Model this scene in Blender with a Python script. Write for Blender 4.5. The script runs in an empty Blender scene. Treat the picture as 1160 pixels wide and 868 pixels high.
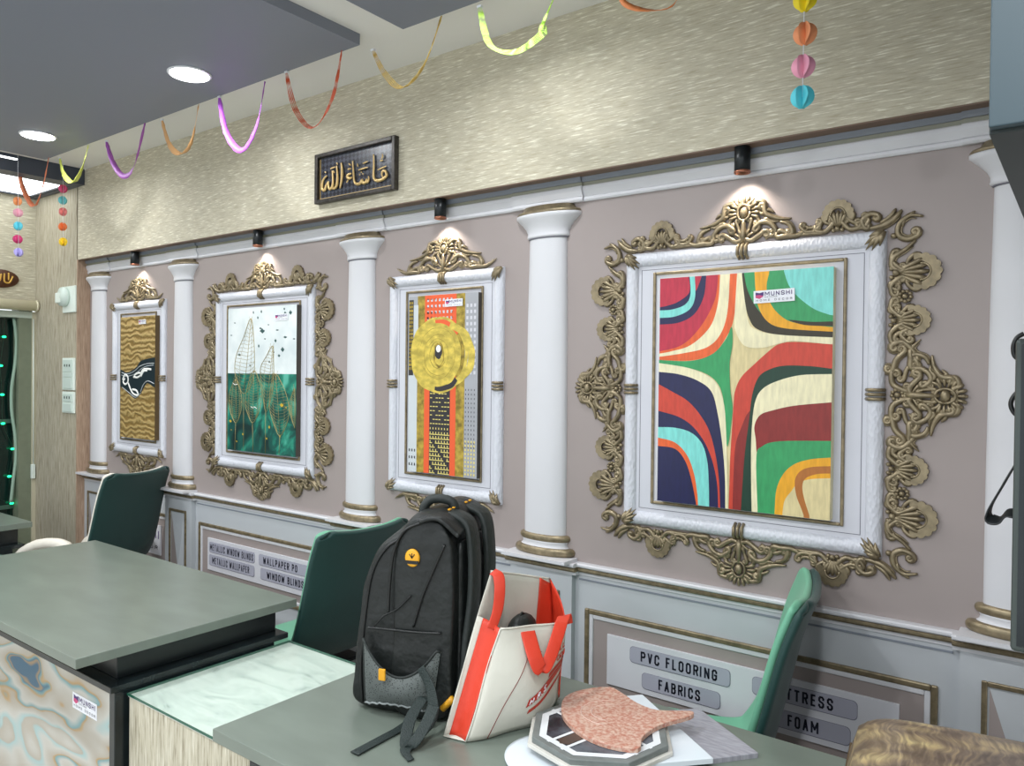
import bpy, bmesh, math, random
from mathutils import Vector, Matrix, Euler
from mathutils.geometry import tessellate_polygon
random.seed(7)
R = math.radians
PI = math.pi
C = bpy.context.scene.collection
scene = bpy.context.scene

# ------------------------------------------------------------------ camera
cam_data = bpy.data.cameras.new('camera')
cam = bpy.data.objects.new('camera', cam_data)
C.objects.link(cam)
cam_data.sensor_fit = 'HORIZONTAL'
cam_data.sensor_width = 36.0
cam_data.lens = 36.0 * 871.85 / 1160.0
cam_data.clip_start = 0.05
yaw, pitch, roll = R(36.916), R(-0.6609), R(0.623)
fwd = Vector((-math.sin(yaw) * math.cos(pitch), math.cos(yaw) * math.cos(pitch), math.sin(pitch)))
rgt = Vector((math.cos(yaw), math.sin(yaw), 0))
upv = rgt.cross(fwd)
r2 = rgt * math.cos(roll) + upv * math.sin(roll)
u2 = -rgt * math.sin(roll) + upv * math.cos(roll)
cam.matrix_world = Matrix(((r2.x, u2.x, -fwd.x, 0), (r2.y, u2.y, -fwd.y, 0), (r2.z, u2.z, -fwd.z, 1.6), (0, 0, 0, 1)))
scene.camera = cam

# ------------------------------------------------------------------ light and exposure
scene.view_settings.view_transform = 'Standard'
scene.view_settings.look = 'None'
scene.view_settings.exposure = 0.0
scene.view_settings.gamma = 1.0
scene.view_settings.use_curve_mapping = False
DOWNLIGHT_W = 17.0      # the row by the wall is dimmer
SPOT_W = 15.0
world = bpy.data.worlds.new('soft_fill'); scene.world = world
world.use_nodes = True
bg = world.node_tree.nodes['Background']
bg.inputs[0].default_value = (0.90, 0.96, 1.0, 1)      # fill light added through the unseen front, left open for it
bg.inputs[1].default_value = 1.45

# ------------------------------------------------------------------ materials
def srgb(r, g, b):
    f = lambda c: (c / 255 / 12.92) if c / 255 <= 0.04045 else ((c / 255 + 0.055) / 1.055) ** 2.4
    return (f(r), f(g), f(b), 1)
MATS = {}
def mat(name, col, rough=0.5, metal=0.0, noise=0.0, nscale=8, stretch=(1, 1, 1), bump=0.0, bscale=60, emit=None, alpha=None, coat=0, sheen=0, spec=None, trans=0, col2=None):
    if name in MATS: return MATS[name]
    m = bpy.data.materials.new(name); MATS[name] = m
    m.use_nodes = True
    nt = m.node_tree; b = nt.nodes['Principled BSDF']
    b.inputs['Base Color'].default_value = col
    b.inputs['Roughness'].default_value = rough
    b.inputs['Metallic'].default_value = metal
    if coat: b.inputs['Coat Weight'].default_value = coat
    if sheen: b.inputs['Sheen Weight'].default_value = sheen
    if spec is not None: b.inputs['Specular IOR Level'].default_value = spec
    if trans: b.inputs['Transmission Weight'].default_value = trans
    if emit:
        b.inputs['Emission Color'].default_value = emit[0]; b.inputs['Emission Strength'].default_value = emit[1]
    if noise or bump:
        tc = nt.nodes.new('ShaderNodeTexCoord'); mp = nt.nodes.new('ShaderNodeMapping')
        mp.inputs['Scale'].default_value = stretch
        nt.links.new(tc.outputs['Object'], mp.inputs[0])
    if noise:
        n = nt.nodes.new('ShaderNodeTexNoise'); n.inputs['Scale'].default_value = nscale; n.inputs['Detail'].default_value = 5
        nt.links.new(mp.outputs[0], n.inputs[0])
        cr = nt.nodes.new('ShaderNodeValToRGB')
        c2 = col2 or tuple(min(1, c * (1 + noise)) for c in col[:3]) + (1,)
        c1 = col if col2 else tuple(c * (1 - noise) for c in col[:3]) + (1,)
        cr.color_ramp.elements[0].position = 0.35; cr.color_ramp.elements[1].position = 0.65
        cr.color_ramp.elements[0].color = c1; cr.color_ramp.elements[1].color = c2
        nt.links.new(n.outputs[0], cr.inputs[0]); nt.links.new(cr.outputs[0], b.inputs['Base Color'])
    if bump:
        n2 = nt.nodes.new('ShaderNodeTexNoise'); n2.inputs['Scale'].default_value = bscale; n2.inputs['Detail'].default_value = 3
        nt.links.new(mp.outputs[0], n2.inputs[0])
        bp = nt.nodes.new('ShaderNodeBump'); bp.inputs['Strength'].default_value = bump; bp.inputs['Distance'].default_value = 0.01
        nt.links.new(n2.outputs[0], bp.inputs['Height']); nt.links.new(bp.outputs[0], b.inputs['Normal'])
    return m
def node_mat(name):
    m = bpy.data.materials.new(name); MATS[name] = m; m.use_nodes = True
    nt = m.node_tree
    def N(t, **kw):
        n = nt.nodes.new(t)
        for k, v in kw.items(): n.inputs[k].default_value = v
        return n
    return m, nt, nt.nodes['Principled BSDF'], N
def ramp(nt, stops, interp='LINEAR'):
    cr = nt.nodes.new('ShaderNodeValToRGB'); e = cr.color_ramp; e.interpolation = interp
    while len(e.elements) < len(stops): e.elements.new(0.5)
    for el, (p, c) in zip(e.elements, stops): el.position = p; el.color = c
    return cr

def wallpaper(name, base, light, dark, vertical):
    """woven grass-cloth paper: fine streaks along one direction over a soft mottling"""
    m, nt, b, N = node_mat(name)
    tc = N('ShaderNodeTexCoord'); mp = N('ShaderNodeMapping'); mp2 = N('ShaderNodeMapping')
    if vertical:
        mp.inputs['Scale'].default_value = (160, 160, 9); mp2.inputs['Scale'].default_value = (30, 30, 5)
    else:
        mp.inputs['Scale'].default_value = (16, 16, 210); mp2.inputs['Scale'].default_value = (9, 9, 30)
    nt.links.new(tc.outputs['Object'], mp.inputs[0]); nt.links.new(tc.outputs['Object'], mp2.inputs[0])
    n1 = N('ShaderNodeTexNoise', Scale=1.0, Detail=4.0, Roughness=0.6); n2 = N('ShaderNodeTexNoise', Scale=1.0, Detail=5.0, Roughness=0.7)
    nt.links.new(mp.outputs[0], n1.inputs[0]); nt.links.new(mp2.outputs[0], n2.inputs[0])
    r1 = ramp(nt, [(0.36, dark), (0.48, base), (0.56, base), (0.66, light)])
    r2 = ramp(nt, [(0.35, (0.93, 0.93, 0.93, 1)), (0.62, (1.03, 1.03, 1.03, 1))])
    nt.links.new(n1.outputs[0], r1.inputs[0]); nt.links.new(n2.outputs[0], r2.inputs[0])
    mx = nt.nodes.new('ShaderNodeMix'); mx.data_type = 'RGBA'; mx.blend_type = 'MULTIPLY'; mx.inputs[0].default_value = 1
    nt.links.new(r1.outputs[0], mx.inputs[6]); nt.links.new(r2.outputs[0], mx.inputs[7])
    nt.links.new(mx.outputs[2], b.inputs['Base Color']); b.inputs['Roughness'].default_value = 0.75
    bp = N('ShaderNodeBump', Strength=0.12, Distance=0.002)
    nt.links.new(n1.outputs[0], bp.inputs['Height']); nt.links.new(bp.outputs[0], b.inputs['Normal'])
    return m
M_paper = wallpaper('beige_grasscloth', srgb(196, 189, 168), srgb(232, 228, 210), srgb(180, 171, 148), False)
M_paper_v = wallpaper('grey_beige_grasscloth', srgb(176, 168, 148), srgb(198, 192, 174), srgb(144, 134, 114), True)
M_paper_pink = wallpaper('brown_grasscloth', srgb(172, 146, 124), srgb(192, 168, 146), srgb(148, 122, 100), True)
M_mauve = mat('mauve_wall_paint', srgb(156, 145, 142), 0.45, noise=0.02, nscale=3)
M_white = mat('white_moulding_paint', srgb(208, 208, 212), 0.38, noise=0.015, nscale=5)
M_mat = mat('white_frame_mat', srgb(205, 206, 214), 0.4)
M_panelw = mat('pale_grey_panelling', srgb(184, 188, 192), 0.42, noise=0.02, nscale=4)
M_gold = mat('antique_gold', srgb(136, 123, 98), 0.36, 0.5, noise=0.22, nscale=45)
M_goldd = mat('dark_antique_gold', srgb(124, 106, 76), 0.4, 0.55, noise=0.2, nscale=45)
M_black = mat('black_laminate', srgb(20, 26, 28), 0.35)
M_blackm = mat('black_marble_laminate', srgb(22, 30, 32), 0.22, noise=0.3, nscale=18)
M_ceil = mat('white_ceiling_paint', srgb(232, 230, 226), 0.7)
M_slate = mat('slate_grey_ceiling_paint', srgb(124, 129, 142), 0.5)
M_floor = mat('grey_floor_tile', srgb(196, 194, 188), 0.3, noise=0.08, nscale=3)
M_desk = mat('grey_green_concrete_laminate', srgb(110, 119, 110), 0.30, noise=0.07, nscale=5, stretch=(1, 2.5, 1))
M_dkwall = mat('plain_side_wall', srgb(190, 188, 180), 0.6)
M_sticker = mat('white_sticker', srgb(232, 234, 240), 0.4)
M_purple = mat('purple_ink', srgb(70, 44, 110), 0.5)
M_magenta = mat('magenta_ink', srgb(196, 70, 120), 0.5)
M_ink = mat('navy_ink', srgb(28, 30, 48), 0.5)
M_greyink = mat('grey_ink', srgb(110, 110, 120), 0.5)
M_plate = mat('lavender_grey_plate', srgb(170, 170, 184), 0.45)
M_platee = mat('grey_plate_edge', srgb(120, 120, 134), 0.5)

# ------------------------------------------------------------------ mesh builder
class MB:
    def __init__(s): s.v = []; s.f = []; s.m = []; s.sm = []
    def add(s, vs, fs, mi=0, smooth=True):
        o = len(s.v); s.v += [tuple(v) for v in vs]
        for f in fs: s.f.append(tuple(i + o for i in f)); s.m.append(mi); s.sm.append(smooth)
        return s
    def box(s, x0, x1, y0, y1, z0, z1, mi=0):
        vs = [(x, y, z) for x in (x0, x1) for y in (y0, y1) for z in (z0, z1)]
        return s.add(vs, [(0, 1, 3, 2), (4, 6, 7, 5), (0, 4, 5, 1), (2, 3, 7, 6), (0, 2, 6, 4), (1, 5, 7, 3)], mi, False)
    def loft(s, rings, mi=0, smooth=True, caps=True, closed=True):
        n = len(rings[0]); vs = [p for r_ in rings for p in r_]; fs = []
        for i in range(len(rings) - 1):
            for j in range(n if closed else n - 1):
                k = (j + 1) % n
                fs.append((i * n + j, i * n + k, (i + 1) * n + k, (i + 1) * n + j))
        if caps and closed:
            fs.append(tuple(range(n - 1, -1, -1))); fs.append(tuple((len(rings) - 1) * n + j for j in range(n)))
        return s.add(vs, fs, mi, smooth)
    def tube(s, pts, r, sides=8, N=None, flat=1.0, mi=0):
        """swept round bar; r number or list; with N the bar is flattened along N"""
        P = [Vector(p) for p in pts]; n = len(P)
        rr = r if isinstance(r, (list, tuple)) else [r] * n
        rings = []; prev = None
        for i in range(n):
            t = (P[min(i + 1, n - 1)] - P[max(i - 1, 0)])
            if t.length < 1e-9: t = Vector((0, 0, 1))
            t.normalize()
            if N is not None:
                nn = Vector(N); sd = t.cross(nn); 
                if sd.length < 1e-6: sd = Vector((1, 0, 0))
                sd.normalize()
            else:
                if prev is None:
                    a = Vector((0, 0, 1)) if abs(t.z) < 0.9 else Vector((1, 0, 0))
                    sd = t.cross(a).normalized()
                else:
                    sd = (prev - t * prev.dot(t)).normalized()
                prev = sd; nn = sd.cross(t)
            rings.append([P[i] + sd * (rr[i] * math.cos(2 * PI * k / sides)) + nn * (rr[i] * flat * math.sin(2 * PI * k / sides)) for k in range(sides)])
        return s.loft(rings, mi)
    def lathe(s, prof, c=(0, 0, 0), a0=0, a1=2 * PI, n=24, rx=1, ry=1, mi=0):
        full = abs(a1 - a0 - 2 * PI) < 1e-6; k = n if full else n + 1
        rings = [[(c[0] + r_ * rx * math.cos(a0 + (a1 - a0) * j / n), c[1] + r_ * ry * math.sin(a0 + (a1 - a0) * j / n), c[2] + z) for j in range(k)] for r_, z in prof]
        return s.loft(rings, mi, caps=full, closed=full)
    def poly(s, pts2, T, th=0.0, mi=0):
        """flat polygon pts2 through T(x, y, h) -> 3d, optional thickness"""
        tri = tessellate_polygon([[Vector((p[0], p[1], 0)) for p in pts2]])
        n = len(pts2)
        # keep winding so that normals face +h
        vs = [T(p[0], p[1], th) for p in pts2]; fs = []
        for t in tri:
            a, b, c = [Vector(pts2[i]) for i in t]
            cr = (b.x - a.x) * (c.y - a.y) - (b.y - a.y) * (c.x - a.x)
            fs.append(tuple(t) if cr > 0 else tuple(reversed(t)))
        if th:
            vs += [T(p[0], p[1], 0) for p in pts2]
            area = sum(pts2[i][0] * pts2[(i + 1) % n][1] - pts2[(i + 1) % n][0] * pts2[i][1] for i in range(n))
            for i in range(n):
                j = (i + 1) % n
                fs.append((i, n + i, n + j, j) if area > 0 else (i, j, n + j, n + i))
        return s.add(vs, fs, mi, False)
    def grid(s, F, nu, nv, mi=0, smooth=True):
        vs = [F(i / nu, j / nv) for j in range(nv + 1) for i in range(nu + 1)]
        fs = [(j * (nu + 1) + i, j * (nu + 1) + i + 1, (j + 1) * (nu + 1) + i + 1, (j + 1) * (nu + 1) + i) for j in range(nv) for i in range(nu)]
        return s.add(vs, fs, mi, smooth)
    def sphere(s, c, r, n=10, sc=(1, 1, 1), mi=0):
        rings = []
        for i in range(1, n):
            a = PI * i / n
            rings.append([(c[0] + sc[0] * r * math.sin(a) * math.cos(2 * PI * j / (2 * n)), c[1] + sc[1] * r * math.sin(a) * math.sin(2 * PI * j / (2 * n)), c[2] + sc[2] * r * math.cos(a)) for j in range(2 * n)])
        return s.loft(rings, mi)
    def build(s, name, mats, parent=None, bevel=0, solid=0, loc=None, rot=None, subsurf=0, fixn=True, offset=0):
        me = bpy.data.meshes.new(name); me.from_pydata(s.v, [], s.f)
        if not isinstance(mats, (list, tuple)): mats = [mats]
        for m in mats: me.materials.append(m)
        me.polygons.foreach_set('material_index', s.m); me.polygons.foreach_set('use_smooth', s.sm)
        if fixn:
            bm = bmesh.new(); bm.from_mesh(me); bmesh.ops.recalc_face_normals(bm, faces=bm.faces); bm.to_mesh(me); bm.free()
        me.update()
        o = bpy.data.objects.new(name, me); C.objects.link(o)
        if parent: o.parent = parent
        if loc: o.location = loc
        if rot: o.rotation_euler = rot
        if solid:
            md = o.modifiers.new('solidify', 'SOLIDIFY'); md.thickness = solid; md.offset = offset
        if subsurf:
            md = o.modifiers.new('subsurf', 'SUBSURF'); md.levels = subsurf; md.render_levels = subsurf
        if bevel:
            md = o.modifiers.new('bevel', 'BEVEL'); md.width = bevel; md.segments = 2; md.limit_method = 'ANGLE'; md.angle_limit = R(40)
        return o
def tag(o, label=None, cat=None, group=None, kind=None):
    if label: o['label'] = label
    if cat: o['category'] = cat
    if group: o['group'] = group
    if kind: o['kind'] = kind
    return o
def thing(name, label, cat, loc=(0, 0, 0), rz=0, group=None):
    o = bpy.data.objects.new(name, None); C.objects.link(o); o.location = loc; o.rotation_euler = (0, 0, rz)
    o.empty_display_size = 0.05
    return tag(o, label, cat, group)
def copy_thing(root, loc, rz, label, group=None):
    def cp(o, par):
        c = o.copy(); C.objects.link(c)
        if par: c.parent = par
        for ch in list(o.children): cp(ch, c)
        return c
    r_ = cp(root, None); r_.location = loc; r_.rotation_euler = (0, 0, rz); r_['label'] = label
    if group: r_['group'] = group
    return r_
def box(name, m, b, parent=None, bevel=0):
    return MB().box(*b).build(name, m, parent, bevel)
def catmull(pts, n=6, closed=False):
    P = [Vector(p) for p in pts]; out = []; L = len(P)
    for i in range(L if closed else L - 1):
        if closed: a, b, c, d = P[(i - 1) % L], P[i], P[(i + 1) % L], P[(i + 2) % L]
        else: a, b, c, d = P[max(i - 1, 0)], P[i], P[i + 1], P[min(i + 2, L - 1)]
        for k in range(n):
            t = k / n
            out.append(0.5 * ((2 * b) + (c - a) * t + (2 * a - 5 * b + 4 * c - d) * t * t + (3 * b - a - 3 * c + d) * t ** 3))
    if not closed: out.append(P[-1])
    return out
GLYPH = {'A': [[(0, 0), (.5, 1), (1, 0)], [(.2, .32), (.8, .32)]], 'B': [[(0, 0), (0, 1), (.7, 1), (.95, .85), (.95, .65), (.7, .53), (0, .53)], [(.7, .53), (1, .38), (1, .15), (.7, 0), (0, 0)]],
 'C': [[(1, .72), (1, .85), (.75, 1), (.25, 1), (0, .85), (0, .15), (.25, 0), (.75, 0), (1, .15), (1, .28)]], 'D': [[(0, 0), (0, 1), (.65, 1), (1, .8), (1, .2), (.65, 0), (0, 0)]], 'E': [[(1, 1), (0, 1), (0, 0), (1, 0)], [(0, .52), (.85, .52)]],
 'F': [[(1, 1), (0, 1), (0, 0)], [(0, .52), (.85, .52)]], 'G': [[(1, .74), (1, .85), (.75, 1), (.25, 1), (0, .85), (0, .15), (.25, 0), (.75, 0), (1, .15), (1, .48), (.55, .48)]], 'H': [[(0, 0), (0, 1)], [(1, 0), (1, 1)], [(0, .5), (1, .5)]],
 'I': [[(.5, 0), (.5, 1)]], 'L': [[(0, 1), (0, 0), (1, 0)]], 'M': [[(0, 0), (0, 1), (.5, .3), (1, 1), (1, 0)]], 'N': [[(0, 0), (0, 1), (1, 0), (1, 1)]], 'O': [[(0, .15), (0, .85), (.25, 1), (.75, 1), (1, .85), (1, .15), (.75, 0), (.25, 0), (0, .15)]],
 'P': [[(0, 0), (0, 1), (.75, 1), (1, .85), (1, .6), (.75, .46), (0, .46)]], 'R': [[(0, 0), (0, 1), (.75, 1), (1, .85), (1, .63), (.75, .5), (0, .5)], [(.55, .5), (1, 0)]], 'S': [[(1, .75), (1, .86), (.75, 1), (.25, 1), (0, .86), (0, .66), (.25, .54), (.75, .46), (1, .34), (1, .14), (.75, 0), (.25, 0), (0, .14), (0, .25)]],
 'T': [[(0, 1), (1, 1)], [(.5, 1), (.5, 0)]], 'U': [[(0, 1), (0, .15), (.25, 0), (.75, 0), (1, .15), (1, 1)]], 'V': [[(0, 1), (.5, 0), (1, 1)]], 'W': [[(0, 1), (.25, 0), (.5, .8), (.75, 0), (1, 1)]], '.': [[(.4, 0), (.5, .05)]]}
GW = {'I': .25, 'M': 1.35, 'W': 1.5, 'L': .85, 'E': .85, 'F': .85, 'T': .95, ' ': .45}
def lettering(txt, x0, x1, z0, z1, m, parent, T, r=None, gap=.42):
    """block capitals drawn as flat strokes between x0..x1 and z0..z1; T(x, z, h) places them"""
    tot = sum(GW.get(c, 1) for c in txt) + gap * (len(txt) - 1); un = (x1 - x0) / tot; H = z1 - z0
    r = r or min(H * .085, un * .17); x = x0; mb = MB()
    N = T(0, 0, 1) - T(0, 0, 0)
    for c in txt:
        w = GW.get(c, 1) * un
        for st in GLYPH.get(c, []):
            P = [(x + (r if w > 2 * r else 0) + p[0] * max(0, w - 2 * r), z0 + r + p[1] * (H - 2 * r)) for p in st]
            for a, b in zip(P, P[1:]):
                d = Vector((b[0] - a[0], b[1] - a[1])); L = d.length
                if L < 1e-7: continue
                d /= L; n = Vector((-d.y, d.x)) * r; e = d * r * .7
                q = [(a[0] - e.x + n.x, a[1] - e.y + n.y), (a[0] - e.x - n.x, a[1] - e.y - n.y), (b[0] + e.x - n.x, b[1] + e.y - n.y), (b[0] + e.x + n.x, b[1] + e.y + n.y)]
                mb.add([T(p[0], p[1], 0) for p in q], [(0, 1, 2, 3)], 0, False)
        x += w + gap * un
    return mb.build('lettering', m, parent, fixn=False)
def logo_sticker(parent, loc, w, rz=0, rot=(PI / 2, 0, 0), tilt=0.0):
    """small white card with the flag mark, the word MUNSHI and a line below"""
    h = w * 0.31
    e = Euler(rot); MR = e.to_matrix() @ Matrix.Rotation(tilt, 3, 'Z')
    T = lambda x, y, d: Vector(loc) + MR @ Vector((x, y, d))
    mb = MB(); mb.poly([(-w / 2, -h / 2), (w / 2, -h / 2), (w / 2, h / 2), (-w / 2, h / 2)], T, 0.0006)
    st = mb.build('sticker', M_sticker, parent)
    mk = MB(); x0 = -w * 0.45; s_ = w * 0.2
    mk.poly([(x0, h * .1), (x0 + s_ * .5, -h * .02), (x0 + s_, h * .1), (x0 + s_, h * .38), (x0 + s_ * .5, h * .3), (x0, h * .38)], lambda x, y, d: T(x, y, d + .0006), 0.0003, 0)
    mk.poly([(x0, -h * .06), (x0 + s_ * .5, -h * .16), (x0 + s_, h * .04), (x0 + s_ * .5, h * .16), (x0, h * .14)], lambda x, y, d: T(x, y, d + .0009), 0.0003, 1)
    mk.build('logo_mark', [M_purple, M_magenta], st)
    lettering('MUNSHI', -w * .22, w * .44, h * .04, h * .38, M_purple, st, lambda x, z, d: T(x, z, .0012 + d))
    lettering('DECORS', -w * .22, w * .08, -h * .09, h * .0, M_greyink, st, lambda x, z, d: T(x, z, .0012 + d))
    lettering('HOME DECOR', -w * .44, w * .44, -h * .36, -h * .20, M_greyink, st, lambda x, z, d: T(x, z, .0012 + d), gap=.9)
    return st
CANVAS_SIZE = {4: (-0.8815, 1.5527, 0.5548, 0.745), 3: (-2.1388, 1.5532, 0.3814, 0.744), 2: (-3.3795, 1.5557, 0.5765, 0.745), 1: (-4.6182, 1.5547, 0.4109, 0.741)}
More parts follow.
